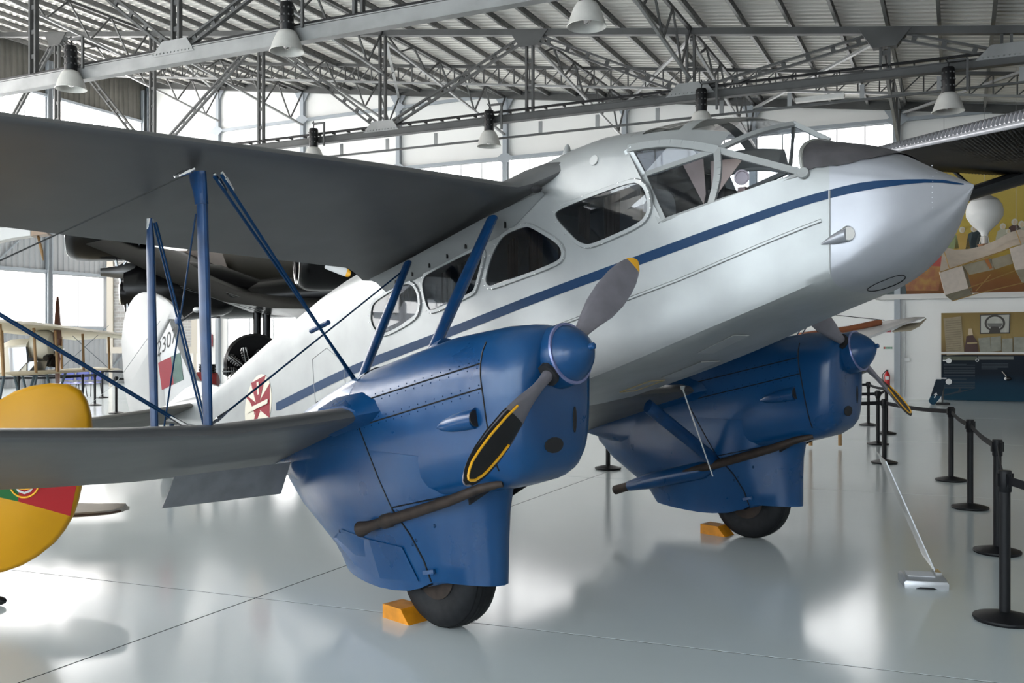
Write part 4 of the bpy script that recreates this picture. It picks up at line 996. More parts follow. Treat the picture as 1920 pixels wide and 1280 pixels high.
post(LP_['b'], 'barrier post in front of the middle blue chair', g2, [LP_['c']])
post(LP_['c'], 'barrier post in front of the right-hand blue chair', g2, [LP_['c'] + Vector((-2.6, .6, 0))])
post(LP_['d'], 'barrier post right of the blue chairs, farthest of its group', g2, [LP_['d'] + Vector((2.6, .1, 0))])
post(LP_['e'], 'barrier post just left of the white rudder', g2, [LP_['e'] + Vector((2.2, .1, 0))])
for q_ in pending: hang_belts(*q_)

# ------------------------------------------------------------------ low information stand with clear sheet seen edge-on
ip = gpt(1732, 1098)
st = empty('information_stand', (ip.x, ip.y, 0), R(-12), 'low silver floor stand holding a clear upright sheet', 'sign stand')
ALU = mat('stand_silver', (.45, .46, .48), .32, .6)
b = MB(); rg = []
for y, z0, z1 in ((-.09, .0, .035), (-.085, 0, .05), (-.02, .0, .066), (.09, .0, .072), (.13, .0, .066), (.135, 0, .04)):
    rg.append([(-.135, y, z0), (.135, y, z0), (.137, y, z1 * .8), (.125, y, z1), (-.125, y, z1), (-.137, y, z1 * .8)])
b.loft(rg); b.build('foot', ALU, st, smooth=30)
MB().box((-.02, .03, .0715), (.17, .12, .006), Matrix.Rotation(R(3), 3, 'X')).build('display_pad', mat('pad_grey', (.58, .59, .62), .35), st, 0)
MB().prism([(-.07, -.0915, 0), (.07, -.0915, 0), (.04, -.0915, .012), (-.04, -.0915, .012)], (0, -.001, 0)).build('foot_recess', DARK, st, 0)
MB().box((.10, .09, .07), (.04, .10, .03)).build('clamp', CHROME, st)
c0_, c1_ = Vector((.10, .10, .06)), Vector((-.20, .22, .80))
dv = Vector((.33, 3.2, 0)).normalized() * .02
sheet = MB().prism([c0_, c0_ + Vector((.035, .62, .0)), c1_ + Vector((.037, .62, 0)), c1_], (.004, -.001, 0)).build('clear_sheet', glass('acrylic', (.96, .97, .98), .02), st, 0)
MB().tube([c0_, c1_], .0045, 6).build('sheet_edge', mat('edge_light', (.72, .76, .8), .2, .2), st)

# ------------------------------------------------------------------ yellow trainer's tail at the left
YELP = mat('trainer_yellow', (.56, .27, .004), .40, .0, var=.12, vscale=2.5, spec=.3)
Yd = 5.75
yr = pix(-40, 895, Yd)
yt = empty('yellow_trainer_tail', (yr.x, yr.y, 0), 0, 'yellow aeroplane tail with a red and green flag on its rudder', 'aeroplane')
def yl(px, py):                                  # outline of the rudder in its own plane
    p = pix(px, py, Yd); return (p.x - yr.x, p.z)
ro_ = [(-150, 760), (-60, 752), (0, 750), (30, 733), (60, 723), (95, 718), (128, 720), (150, 731), (163, 752), (170, 778), (172, 805), (168, 840), (160, 880), (153, 908), (146, 940), (137, 966), (120, 995), (101, 1018), (70, 1043), (40, 1060), (8, 1071), (-60, 1078), (-150, 1075)]
ro_ = [yl(*p) for p in ro_]
def vplate(P, t, m, nm, par, y=0):
    n = len(P); cx = sum(p[0] for p in P) / n; cz = sum(p[1] for p in P) / n
    o = [Vector((a, y, z)) for a, z in P]; q = [Vector((cx + (a - cx) * .95, y, cz + (z - cz) * .95)) for a, z in P]
    e = Vector((0, 1, 0))
    return MB().loft([[p + e * t / 2 for p in q], [p + e * t * .2 for p in o], [p - e * t * .2 for p in o], [p - e * t / 2 for p in q]]).build(nm, m, par, smooth=60)
rdo = vplate(ro_, .07, YELP, 'rudder', yt)
yf = -.0365
def yq(pts, m, nm, par, lift=0.0): return MB().prism([(*(yl(*p)[:1]), yf - lift, yl(*p)[1]) for p in pts], (0, -.001, 0)).build(nm, m, par, 0)
yq([(-150, 840), (45, 862), (40, 938), (-150, 896)], mat('trainer_green', (.006, .10, .02), .45, spec=.2), 'flag_green_band', rdo)
yq([(45, 862), (156, 872), (149, 906), (142, 940), (137, 965), (40, 938)], mat('trainer_red', (.30, .003, .006), .45, spec=.2), 'flag_red_band', rdo)
cxy = yl(52, 903)
cr = MB().tube([(cxy[0] + .09 * math.cos(t * math.pi / 16), yf - .004, cxy[1] + .09 * math.sin(t * math.pi / 16)) for t in range(33)], .006, 6); cro = cr.build('crest_ring', YEL, rdo)
MB().tube([(cxy[0] + .04 + .02 * 0 - .04 + .09 * math.cos(t) * .9, yf - .004, cxy[1] + .04 * math.sin(t) ) for t in [k * math.pi / 8 for k in range(17)]], .004, 6).build('crest_band', YEL, cro)
sh_ = [(-.06, .07), (.06, .07), (.062, -.02), (.04, -.055), (0, -.07), (-.04, -.055), (-.062, -.02)]
MB().prism([(cxy[0] + x, yf - .003, cxy[1] + z) for x, z in sh_], (0, -.001, 0)).build('crest_shield', WHITE, cro, 0)
MB().prism([(cxy[0] + x * .8, yf - .0045, cxy[1] + z * .8) for x, z in sh_], (0, -.001, 0)).build('crest_shield_field', MATS['trainer_red'], cro, 0)
for dx, dz in ((-.025, .03), (.025, .03), (-.025, -.02), (.025, -.02)): MB().box((cxy[0] + dx, yf - .006, cxy[1] + dz), (.012, .002, .016)).build('crest_castle', YEL, cro, 0)
tpb = MB(); rgs = []
for x, yl_, yt_, z in ((-1.2, .45, 1.15, 0), (-.2, .45, 1.12, 0.005), (.28, .46, 1.05, .01), (.46, .52, .97, .012), (.56, .58, .90, .013), (.60, .68, .80, .013)):
    zb = 1.6 - (955 - 648) / FPX * 6.6 + z
    rgs.append([(x, yl_, zb + .03), (x, (yl_ + yt_) / 2, zb + .05), (x, yt_, zb + .0), (x, yt_, zb - .005), (x, (yl_ + yt_) / 2, zb), (x, yl_, zb + .0)])
tpb.loft(rgs); tpo_ = tpb.build('tailplane', mat('linen', (.52, .47, .41), .6, var=.1, vscale=6), yt, smooth=60)
MB().tube([(x, yl_ - .004, 1.6 - (955 - 648) / FPX * 6.6 + z + .012) for x, yl_, z in ((-1.2, .45, 0), (-.2, .45, .005), (.28, .46, .01), (.46, .52, .012), (.56, .58, .013), (.60, .66, .013))], .007, 6).build('leading_edge_strip', mat('edge_brown', (.10, .05, .03), .5), tpo_)
MB().tube([(-.25, .05, .45), (-.05, .02, .12), (.10, 0, .035)], [.03, .025, .02], 10).build('tail_skid', BLACK, yt)
MB().sphere((.11, 0, .03), .05, 12, (1.3, .6, .6)).build('skid_shoe', BLACKG, yt)
bd = MB(); bd.loft([MB().ring(14, (x, y, z), (0, 1, 0), (0, 0, 1), w, h) for x, y, z, w, h in ((-.15, .03, .62, .06, .16), (-.9, .03, .72, .16, .24), (-2.2, .05, .9, .3, .4))]); bd.build('rear_fuselage', YELP, yt)

# ------------------------------------------------------------------ old cream biplane at the far left
LIN = mat('cream_fabric', (.66, .60, .46), .55, var=.08, vscale=2)
PODC = mat('cream_pod', (.66, .62, .52), .35)
PODG = mat('pod_aluminium', (.50, .51, .54), .3, .5)
WOOD = mat('strut_wood', (.34, .19, .07), .5, var=.2, vscale=8)
WOODP = mat('propeller_wood', (.17, .055, .025), .3, coat=.4, var=.3, vscale=8)
STRG = mat('gear_blue_grey', (.06, .09, .11), .5)
OY = 18.0
ob = empty('old_biplane', (pix(60, 700, OY).x, OY, 0), 0, 'cream fabric veteran biplane with wooden propeller', 'aeroplane')
O0 = Vector((ob.location.x, OY, 0))
def op(px, py, dy=0.0): return pix(px, py, OY + dy) - O0
# pod body runs from lower left to the engine on the right
def ring8(c, hy, zt, zb, x): return [(x, -hy, zb + .05), (x, -hy, zt - .12), (x, -hy * .6, zt), (x, hy * .6, zt), (x, hy, zt - .12), (x, hy, zb + .05), (x, hy * .6, zb), (x, -hy * .6, zb)]
x0 = op(-30, 660).x; 
z = lambda py: op(0, py).z
body = MB().loft([ring8(0, .20, z(662), z(703), op(-40, 0).x), ring8(0, .28, z(652), z(703), op(0, 0).x), ring8(0, .32, z(637), z(703), op(30, 0).x), ring8(0, .33, z(634), z(702), op(66, 0).x)]); body.build('pod', PODC, ob)
MB().prism([op(34, 652) + Vector((0, -.35, 0)), op(66, 650) + Vector((0, -.35, 0)), op(69, 677) + Vector((0, -.35, 0)), op(45, 703) + Vector((0, -.35, 0)), op(38, 703) + Vector((0, -.35, 0))], (0, .02, 0)).build('metal_side_panel', PODG, ob, 0)
cw = MB().loft([MB().ring(20, (op(x, 0).x, 0, z(648)), (0, 1, 0), (0, 0, 1), r_, r_ * 1.05) for x, r_ in ((64, .20), (66, .26), (76, .29), (92, .28), (100, .24), (103, .17))]); cw.build('cowl', PODC, ob)
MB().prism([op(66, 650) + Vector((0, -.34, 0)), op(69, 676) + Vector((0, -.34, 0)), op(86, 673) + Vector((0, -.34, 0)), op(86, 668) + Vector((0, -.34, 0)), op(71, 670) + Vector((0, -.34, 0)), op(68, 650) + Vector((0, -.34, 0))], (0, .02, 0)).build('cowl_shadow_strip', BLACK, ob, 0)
MB().prism([op(69, 677) + Vector((0, -.3, 0)), op(86, 676) + Vector((0, -.3, 0)), op(62, 703) + Vector((0, -.3, 0)), op(48, 703) + Vector((0, -.3, 0))], (0, .55, 0)).build('belly_panel', PODG, ob, 0)
for k in range(5):
    a = R(200 + 45 * k); MB().tube([(op(98, 0).x, .06 * math.cos(a), z(662) + .06 * math.sin(a)), (op(98, 0).x, .27 * math.cos(a), z(662) + .27 * math.sin(a))], .055, 8).build('engine_cylinder', BLACKG, ob)
pr = []
for t, w, tw in ((-1, .03, 35), (-.85, .10, 38), (-.55, .14, 42), (-.2, .10, 55), (0, .085, 70), (.2, .09, 30), (.55, .10, 8), (.85, .07, 5), (1, .02, 5)):
    c = Vector((op(108, 0).x, 0, z(655) + 1.02 * t)); dx = math.sin(R(tw)); dy = math.cos(R(tw)); sg_ = 1 if t > 0 else -1
    pr.append([c + Vector((dx * w * math.cos(q) - dy * sg_ * .02 * math.sin(q), dy * w * math.cos(q) * sg_ + .02 * dx * math.sin(q), 0)) for q in [2 * math.pi * k / 10 for k in range(10)]])
MB().loft(pr).build('propeller', WOODP, ob)
MB().lathe([(-.02, .09), (.06, .09), (.14, .03)], (op(106, 0).x, 0, z(655)), (1, 0, 0), 14).build('propeller_boss', CHROME, ob)
uwg = []
for px_, pf, pb, ll in ((-160, 596, 628, -2.6), (-60, 600, 640, -2.4), (60, 605, 640, -1.6), (120, 608, 638, -.8), (165, 612, 628, -.1), (195, 616, 620, .6)):
    pass
W_ = lambda px, py, dy: op(px, py, dy)
ug = MB(); NW = 7; rows = []
for k in range(NW):
    t = k / (NW - 1); y = -3.0 + 6.2 * t
    xl = op(118, 0).x + .55 + (0.15 if 0 < k < NW - 1 else -.25); xt = op(-5, 0).x - .0
    zc = 1.985 - (y + 3) / 6.2 * .26
    rows.append([(xl, y, zc), (xl - .15, y, zc + .06), (xl - .7, y, zc + .10), (xt, y, zc + .02), (xt, y, zc), (xl - .7, y, zc + .05), (xl - .15, y, zc + .02)])
ug.loft(rows).build('upper_wing', LIN, ob, smooth=60)
lg_ = MB(); rows = []
for k in range(5):
    y = -2.2 + 4.4 * k / 4; xl = op(140, 0).x; xt = op(-10, 0).x; zc = op(0, 698).z
    rows.append([(xl, y, zc), (xl - .1, y, zc + .03), (xl - .6, y, zc + .05), (xt, y, zc), (xt, y, zc - .01), (xl - .6, y, zc + .02)])
lg_.loft(rows).build('lower_wing', LIN, ob, smooth=60)
for y in (-2.4, -1.3, -.5, .6, 1.8):
    for x in (op(30, 0).x, op(128, 0).x): MB().tube([(x, y, 1.99 - (y + 3) / 6.2 * .26), (x + .03, y * .98, op(0, 697).z)], .026, 8).build('wing_strut', WOOD, ob)
for y in (-2.4, 1.8):
    MB().tube([(op(30, 0).x, y, 2.03), (op(128, 0).x, y, 1.12)], .006, 5).build('brace_wire', STRG, ob); MB().tube([(op(128, 0).x, y, 2.03), (op(30, 0).x, y, 1.12)], .006, 5).build('brace_wire', STRG, ob)
for y in (-.6, .6):
    for xa, xb in ((10, 25), (40, 28), (95, 75), (58, 72)): MB().tube([(op(xa, 0).x, y, op(0, 700).z), (op(xb, 0).x, y, .42)], .026, 8).build('gear_strut', STRG, ob)
    MB().bar((op(22, 0).x, y, .4), (op(78, 0).x, y, .4), .05, .06).build('skid', WOOD, ob)
    for xw in (26, 74):
        MB().lathe([(-.03, .24), (-.035, .28), (0, .30), (.035, .28), (.03, .24)], (op(xw, 0).x, y * 1.3, .30), (0, 1, 0), 20, cap=False).build('wheel_tyre', RUBBER, ob)
        MB().lathe([(-.03, .05), (.03, .05)], (op(xw, 0).x, y * 1.3, .30), (0, 1, 0), 10).build('wheel_boss', STRG, ob)
# ------------------------------------------------------------------ blue chairs by the side wall
PLB = mat('chair_blue', (.022, .045, .26), .4)
def chair0_():
    t = empty('plastic_chair', (0, 0, 0))
    MB().loft([[(x, y, .44 + .02 * abs(x) * 4 * 0 + z) for x in (-.22, -.1, 0, .1, .22)] for y, z in ((-.22, -.02), (-.18, .0), (.0, .0), (.18, .015), (.2, .03))], cap=False, closed=False).build('seat', PLB, t)
    MB().prism([(-.2, .22, .52), (.2, .22, .52), (.23, .25, .68), (.2, .27, .80), (.1, .28, .84), (-.1, .28, .84), (-.2, .27, .80), (-.23, .25, .68)], (0, .03, 0)).build('backrest', PLB, t, 0)
    for x in (-.2, .2):
        for y in (-.18, .2): MB().tube([(x * .8, y * .8, .44), (x, y, 0)], .013, 6).build('leg', BLACK, t)
    return t
ch0 = chair0_()
for k, (px, lab) in enumerate(((117, 'blue plastic chair leftmost of the three beyond the barrier'), (145, 'middle blue plastic chair of the three beyond the barrier'), (173, 'blue plastic chair rightmost of the three beyond the barrier'))):
    o = ch0 if k == 0 else copy_tree(ch0); p = gpt(px, 744); o.location = (p.x, p.y, 0); o.rotation_euler.z = R(-12); o.scale = (1.15,) * 3 if False else (1, 1, 1)
    tag(o, lab, 'chair', 'blue chairs in a row')

# ------------------------------------------------------------------ big black bomber behind the tail
BOMB = mat('bomber_black', (.0025, .0025, .003), .26, .0, spec=.22)
CAMO = mat('bomber_olive', (.045, .04, .03), .6, var=.2, vscale=1)
CAMT = mat('bomber_tan', (.30, .25, .225), .6, var=.1, vscale=1)
BY = 20.0
bo_ = pix(520, 700, BY); bb = empty('black_bomber', (bo_.x, BY, 0), 0, 'large black aeroplane with radial engines standing behind the tail', 'aeroplane')
def bp(px, py, dy=0.0): return pix(px, py, BY + dy) - Vector((bo_.x, BY, 0))
def cowl(px, py, r_, L, dy, lab):
    c = bp(px, py, dy); ax = Vector((-.94, -.34, -.02)).normalized()
    o = MB().lathe([(-L, r_ * .72), (-L * .5, r_ * .98), (0, r_), (.25, r_ * .97), (.38, r_ * .88), (.43, r_ * .77), (.40, r_ * .70), (.2, r_ * .66), (.19, .01)], c, ax, 32).build('engine_cowling', BOMB, bb)
    MB().lathe([(.425, r_ * .80), (.437, r_ * .775), (.43, r_ * .75)], c, ax, 32, cap=False).build('cowling_lip', CHROME, o)
    for k in range(9):
        a = 2 * math.pi * k / 9; x = Vector((0, 0, 1)); y = ax.cross(x).normalized(); x = y.cross(ax)
        MB().tube([c + ax * .22 + x * .1 * math.cos(a) + y * .1 * math.sin(a), c + ax * .22 + x * r_ * .6 * math.cos(a) + y * r_ * .6 * math.sin(a)], .05, 6).build('cylinder', BLACKG, o)
    return c, ax
cowl(168, 436, .60, 1.2, -.5, 'a'); cowl(598, 486, .62, 1.3, -2.0, 'b')
c = bp(270, 545, 0); ax = Vector((-.96, -.28, -.02)).normalized()
MB().lathe([(-2.4, .25), (-1.6, .55), (-.6, .68), (.0, .66), (.35, .55), (.40, .35)], c, ax, 28).build('nacelle', BOMB, bb)
hb = bp(222, 510, -.35); MB().lathe([(-.35, .2), (-.1, .2), (0, .14), (.22, .10), (.34, .09)], hb, ax, 16).build('propeller_hub', mat('hub_grey', (.10, .10, .10), .4, .6), bb)
for k, (dx, dz) in enumerate(((.29, -.95), (-.15, .95), (.5, .6))):
    p0 = hb + Vector((dx * .1, -.02, dz * .1)); d = Vector((dx, -.12, dz)).normalized(); sdv = Vector((.5, -.8, 0)).normalized()
    MB().loft([[p0 + d * t + sdv * w * math.cos(q) + Vector((.8, .5, 0)).normalized() * .03 * math.sin(q) for q in [2 * math.pi * j / 8 for j in range(8)]] for t, w in ((0, .05), (.15, .06), (.4, .12), (.65, .13), (.8, .1), (.86, .03))]).build('propeller_blade', mat('blade_pale', (.42, .45, .48), .3, .5), bb)
ocl = bp(233, 550, -.4); MB().lathe([(-.5, .22), (0, .25), (.06, .24), (.08, .22), (.05, .19), (-.1, .17), (-.11, .01)], ocl, ax, 20).build('oil_cooler', BOMB, bb); MB().lathe([(.06, .245), (.085, .222), (.07, .20)], ocl, ax, 20, cap=False).build('cooler_lip', CHROME, bb)
# wing underside rising to the left, belly, centre section
wg = []
for px, pt, pb, dy in ((225, 452, 478, -1.2), (300, 478, 512, -.8), (380, 512, 552, -.4), (470, 548, 585, 0), (560, 560, 596, 0), (720, 562, 598, .2)):
    a, d_ = bp(px, pt, dy), bp(px, pb, dy); f = Vector((-.25, -1.0, 0)); bk = Vector((.5, 3.2, .05))
    wg.append([a.lerp(d_, .6) + f, a + f * .4, a + bk, d_ + bk, d_])
MB().loft(wg).build('wing', BOMB, bb, smooth=40)
sh = []
for px, py in ((322, 521), (400, 556), (505, 583)):
    pass
MB().loft([MB().ring(20, bp(px, py, 1.0), (0, 1, 0), (0, 0, 1), ry, rz) for px, py, ry, rz in ((290, 575, .15, .1), (330, 568, .5, .25), (430, 565, .8, .40), (560, 555, .9, .48), (760, 545, .9, .5))]).build('belly', BOMB, bb)
MB().loft([MB().ring(16, bp(px, py, 2.6), (0, 1, 0), (0, 0, 1), ry, rz) for px, py, ry, rz in ((360, 500, .5, .5), (500, 480, 1.0, .9), (780, 470, 1.1, 1.0))]).build('fuselage', CAMO, bb)
MB().prism([bp(330, 470, 1.4), bp(415, 470, 1.4), bp(437, 534, 1.4), bp(330, 505, 1.4)], (0, .05, 0)).build('tan_camouflage_panel', CAMT, bb, 0)
for (p0, p1) in (((326, 514), (398, 528)), ((330, 522), (405, 545)), ((398, 528), (512, 572))):
    pass
for k in range(7):
    t0, t1 = bp(322 + 3 * k, 516 + 4 * k, -.9 - .05 * k), bp(480 + 4 * k, 566 + 4 * k, -.6)
    MB().tube([t0, t1], .006, 5).build('panel_seam', mat('seam_pale', (.12, .12, .12), .3, .5), bb)
for px, lab in ((482, 'leg'), (500, 'leg')):
    l0 = bp(px, 580, .3); MB().tube([l0, Vector((l0.x, l0.y, 1.35))], .085, 12).build('landing_leg', BOMB, bb)
    MB().tube([Vector((l0.x, l0.y, 1.36)), Vector((l0.x, l0.y, .5))], .06, 12).build('oleo', CHROME if px == 482 else BOMB, bb)
wc_ = bp(491, 0, .3); MB().lathe([(-.15, .28), (-.17, .4), (-.1, .5), (.1, .5), (.17, .4), (.15, .28)], (wc_.x, wc_.y, .5), (1, .3, 0), 28).build('main_tyre', RUBBER, bb)
MB().lathe([(-.14, .28), (-.1, .05), (.1, .05), (.14, .28)], (wc_.x, wc_.y, .5), (1, .3, 0), 20).build('main_hub', STEEL, bb)
MB().box(bp(391, 592, .6), (.42, .3, .10)).box(bp(391, 582, .6), (.22, .2, .3)).build('belly_fitting', BLACKG, bb)
pt_ = bp(645, 509, -2.6); dd = Vector((1, -.2, -.42)).normalized()
MB().loft([[pt_ + dd * t + Vector((.3, 0, .9)).normalized() * w * math.cos(q) + Vector((0, 1, 0)) * .02 * math.sin(q) for q in [2 * math.pi * j / 8 for j in range(8)]] for t, w in ((-.55, .09), (0, .08), (.06, .075))]).build('grey_blade', mat('blade_white', (.6, .6, .6), .4), bb)
MB().loft([[pt_ + dd * t + Vector((.3, 0, .9)).normalized() * w * math.cos(q) + Vector((0, 1, 0)) * .021 * math.sin(q) for q in [2 * math.pi * j / 8 for j in range(8)]] for t, w in ((.055, .077), (.1, .068), (.14, .04))]).build('yellow_blade_tip', YEL, bb)

far_w = []  # unseen wing added behind the biplane to block window reflections in the floor
for px, py, dy, ch, th in ((720, 580, .2, 3.0, .5), (900, 560, -1.2, 2.9, .55), (1120, 535, -3.0, 2.7, .6), (1320, 515, -4.4, 2.4, .55), (1440, 505, -5.2, 1.9, .35)):
    q = bp(px, py, dy); far_w.append([q, q + Vector((0, .3, .5 * th)), q + Vector((.2, ch * .4, th)), q + Vector((.4, ch, .25)), q + Vector((.4, ch, .2)), q + Vector((.2, ch * .4, -.05))])
MB().loft(far_w).build('unseen_blocking_wing', BOMB, bb, smooth=50)

# ------------------------------------------------------------------ radial engine on a stand
EY = 15.5
ep = pix(468, 690, EY); en = empty('radial_engine', (ep.x, EY, 0), R(20), 'black radial aero engine displayed in front of the bomber wheel', 'engine')
ez = ep.z
MB().lathe([(-.05, .46), (.0, .50), (.30, .50), (.34, .44), (.34, .0)], (.1, .15, ez + .08), (0, 1, 0), 36).build('cowl_ring', BOMB, en)
MB().lathe([(-.05, .2), (-.2, .24), (-.45, .16), (-.55, .05)], (-.1, -.05, ez - .22), (-.5, .9, 0), 20).build('crankcase', BLACKG, en)
MB().sphere((-.18, -.25, ez - .22), .2, 18, (1, 1, 1)).build('reduction_gear', BLACKG, en)
for k in range(9):
    a = R(20 + 40 * k); d = Vector((math.cos(a), 0, math.sin(a)))
    c = Vector((-.02, -.02, ez - .05))
    cy = MB().lathe([(.16, .065)] + [(.17 + .02 * j, .08 if j % 2 else .066) for j in range(11)] + [(.40, .05)], c, d, 12).build('cylinder', BLACKG, en)
    MB().tube([c + d * .14 + Vector((-.03, -.10, 0)), c + d * .40 + Vector((-.02, -.11, 0))], .009, 6).build('push_rod', CHROME, cy); MB().tube([c + d * .14 + Vector((.03, -.10, 0)), c + d * .40 + Vector((.02, -.11, 0))], .009, 6).build('push_rod', CHROME, cy)
for x in (-.35, .45):
    MB().bar((x, .2, 0), (x * .5, .2, ez - .25), .07).build('stand_leg', BLACK, en); MB().bar((x, -.35, .03), (x, .6, .03), .07).build('stand_foot', BLACK, en)
MB().bar((-.4, .2, ez - .3), (.45, .2, ez - .3), .07).build('stand_rail', BLACK, en)
rp = pix(388, 715, 14.0); rd_ = empty('red_engine', (rp.x, 14.0, 0), 0, 'small red engine on a stand beside the fin', 'engine')
MB().lathe([(-.18, .05), (-.15, .14), (0, .17), (.15, .13), (.18, .05)], (0, 0, rp.z), (1, .2, 0), 16).build('crankcase', mat('engine_red', (.25, .02, .02), .35), rd_)
for x in (-.06, .07): MB().lathe([(.1, .06)] + [(.12 + .02 * j, .07 if j % 2 else .055) for j in range(8)], (x, 0, rp.z), (0, 0, 1), 10).build('cylinder', BLACKG, rd_)
for x in (-.12, .12): MB().bar((x, 0, 0), (x, 0, rp.z - .1), .05).build('stand_leg', BLACK, rd_)

# ------------------------------------------------------------------ tall framed brick picture in the far corner, fire sign
def card(name, px0, px1, py0, py1, Y, m, label, cat, depth=.06, rz=0):
    c = pix((px0 + px1) / 2, (py0 + py1) / 2, Y); w = (px1 - px0) / FPX * Y; h = (py1 - py0) / FPX * Y
    t = empty(name, (c.x, c.y, 0), rz, label, cat); return t, w, h, c.z
def brickmat():
    m = bpy.data.materials.new('brick_picture'); m.use_nodes = True; nt = m.node_tree; b_ = nt.nodes['Principled BSDF']; t = nt.nodes.new('ShaderNodeTexBrick'); tc = nt.nodes.new('ShaderNodeTexCoord')
    t.inputs['Color1'].default_value = (.26, .24, .22, 1); t.inputs['Color2'].default_value = (.36, .35, .34, 1); t.inputs['Mortar'].default_value = (.45, .44, .43, 1); t.inputs['Scale'].default_value = 2.2
    mp = nt.nodes.new('ShaderNodeMapping'); mp.inputs['Rotation'].default_value = (R(90), 0, 0); nt.links.new(tc.outputs['Object'], mp.inputs['Vector']); nt.links.new(mp.outputs['Vector'], t.inputs['Vector']); nt.links.new(t.outputs['Color'], b_.inputs['Base Color']); b_.inputs['Roughness'].default_value = .6; return m
FB = mat('frame_beige', (.50, .45, .38), .5)
t, w, h, zc = card('framed_picture', 201, 371, 470, 662, 36.5, None, 'tall beige framed picture of a brick wall behind the rudder', 'picture')
MB().box((0, .04, zc), (w - .3, .03, h - .3)).build('print', brickmat(), t, 0)
for x in (-1, 1): MB().box((x * (w / 2 - .12), 0, zc), (.24, .1, h)).build('frame_side', FB, t, 0)
for zz in (-1, 1): MB().box((0, 0, zc + zz * (h / 2 - .12)), (w - .48, .1, .24)).build('frame_rail', FB, t, 0)
for x in (-1, 1): MB().box((x * (w / 2 - .12), .03, (zc - h / 2) / 2), (.12, .06, zc - h / 2)).build('frame_post', FB, t, 0)
SIGNR = mat('sign_red', (.30, .015, .03), .4)
def wall_uv(px, py, v=VB):
    dx = (px - 960) / FPX; c_, s_ = math.cos(HANG), math.sin(HANG); Y = v / (-s_ * dx + c_); X = dx * Y
    return X * c_ + Y * s_, CAMH + (648 - py) / FPX * Y
u_, z_ = wall_uv(389, 638)
W2H = lambda u, v, z: Matrix.Rotation(HANG, 3, 'Z') @ Vector((u, v, z))
fs = empty('fire_sign', W2H(u_, VB - .03, 0), HANG, 'red fire extinguisher sign on the end wall right of the rudder', 'sign')
MB().box((0, 0, z_), (.62, .02, .52)).build('plate', SIGNR, fs, 0)
MB().prism([(x, -.012, z_ + z2) for x, z2 in ((-.08, -.2), (.08, -.2), (.08, .08), (.04, .13), (-.04, .13), (-.08, .08))], (0, -.004, 0)).build('bottle_symbol', CREAM, fs, 0)
MB().bar((0, -.013, z_ + .15), (.12, -.013, z_ + .17), .03).bar((.13, -.013, z_ + .16), (.16, -.013, z_ - .1), .025).build('hose_symbol', CREAM, fs, 0)

# ------------------------------------------------------------------ right: wall pictures
def proc_paint(name, cols, scale, zlo, zhi, detail=6):
    """flat print: bands of colour broken up by noise"""
    m = bpy.data.materials.new(name); m.use_nodes = True; nt = m.node_tree; b_ = nt.nodes['Principled BSDF']; L = nt.links.new
    tc = nt.nodes.new('ShaderNodeTexCoord'); sp = nt.nodes.new('ShaderNodeSeparateXYZ'); L(tc.outputs['Object'], sp.inputs[0])
    n = nt.nodes.new('ShaderNodeTexNoise'); n.inputs['Scale'].default_value = scale; n.inputs['Detail'].default_value = detail; L(tc.outputs['Object'], n.inputs['Vector'])
    mr = nt.nodes.new('ShaderNodeMapRange'); mr.inputs['From Min'].default_value = zlo; mr.inputs['From Max'].default_value = zhi; L(sp.outputs['Z'], mr.inputs['Value'])
    ad = nt.nodes.new('ShaderNodeMath'); ad.operation = 'MULTIPLY_ADD'; ad.inputs[1].default_value = .28; L(n.outputs['Fac'], ad.inputs[0]); L(mr.outputs['Result'], ad.inputs[2])
    rp_ = nt.nodes.new('ShaderNodeValToRGB'); cr_ = rp_.color_ramp
    while len(cr_.elements) < len(cols): cr_.elements.new(.5)
    for e, (p, c) in zip(cr_.elements, cols): e.position = p; e.color = (*c, 1)
    L(ad.outputs[0], rp_.inputs['Fac']); L(rp_.outputs['Color'], b_.inputs['Base Color']); b_.inputs['Roughness'].default_value = .6; b_.inputs['Specular IOR Level'].default_value = .2; return m
u0, zb_ = wall_uv(1642, 562); u1 = 6.5; zt_ = 7.6
mu = empty('wall_mural', W2H(0, VB - .07, 0), HANG, 'huge ochre painting in a pale frame on the end wall', 'picture')
MB().box(((u0 + u1) / 2, 0, (zb_ + zt_) / 2), (u1 - u0 - .2, .03, zt_ - zb_ - .2)).build('painted_canvas', proc_paint('mural_paint', [(0.0, (.05, .035, .03)), (.12, (.11, .045, .02)), (.30, (.20, .085, .03)), (.42, (.22, .13, .03)), (.55, (.34, .24, .045)), (.8, (.40, .30, .06)), (1, (.36, .27, .06))], .9, 2.9, 6.4), mu, 0)
FRW = mat('frame_pale', (.55, .54, .52), .4)
for zz in (zb_, zt_): MB().box(((u0 + u1) / 2, -.03, zz + (.07 if zz == zb_ else -.07)), (u1 - u0, .1, .15)).build('frame_rail', FRW, mu, 0)
for uu in (u0 + .07, u1 - .07): MB().box((uu, -.03, (zb_ + zt_) / 2), (.15, .1, zt_ - zb_)).build('frame_side', FRW, mu, 0)
PAINTF = [mat('paint_%d' % k, c, .5) for k, c in enumerate(((.34, .21, .03), (.03, .05, .055), (.16, .20, .08), (.34, .33, .25), (.28, .025, .015), (.05, .02, .015)))]
SKIN = mat('paint_skin', (.46, .36, .24), .5); WIGM = mat('paint_wig', (.46, .45, .38), .5)
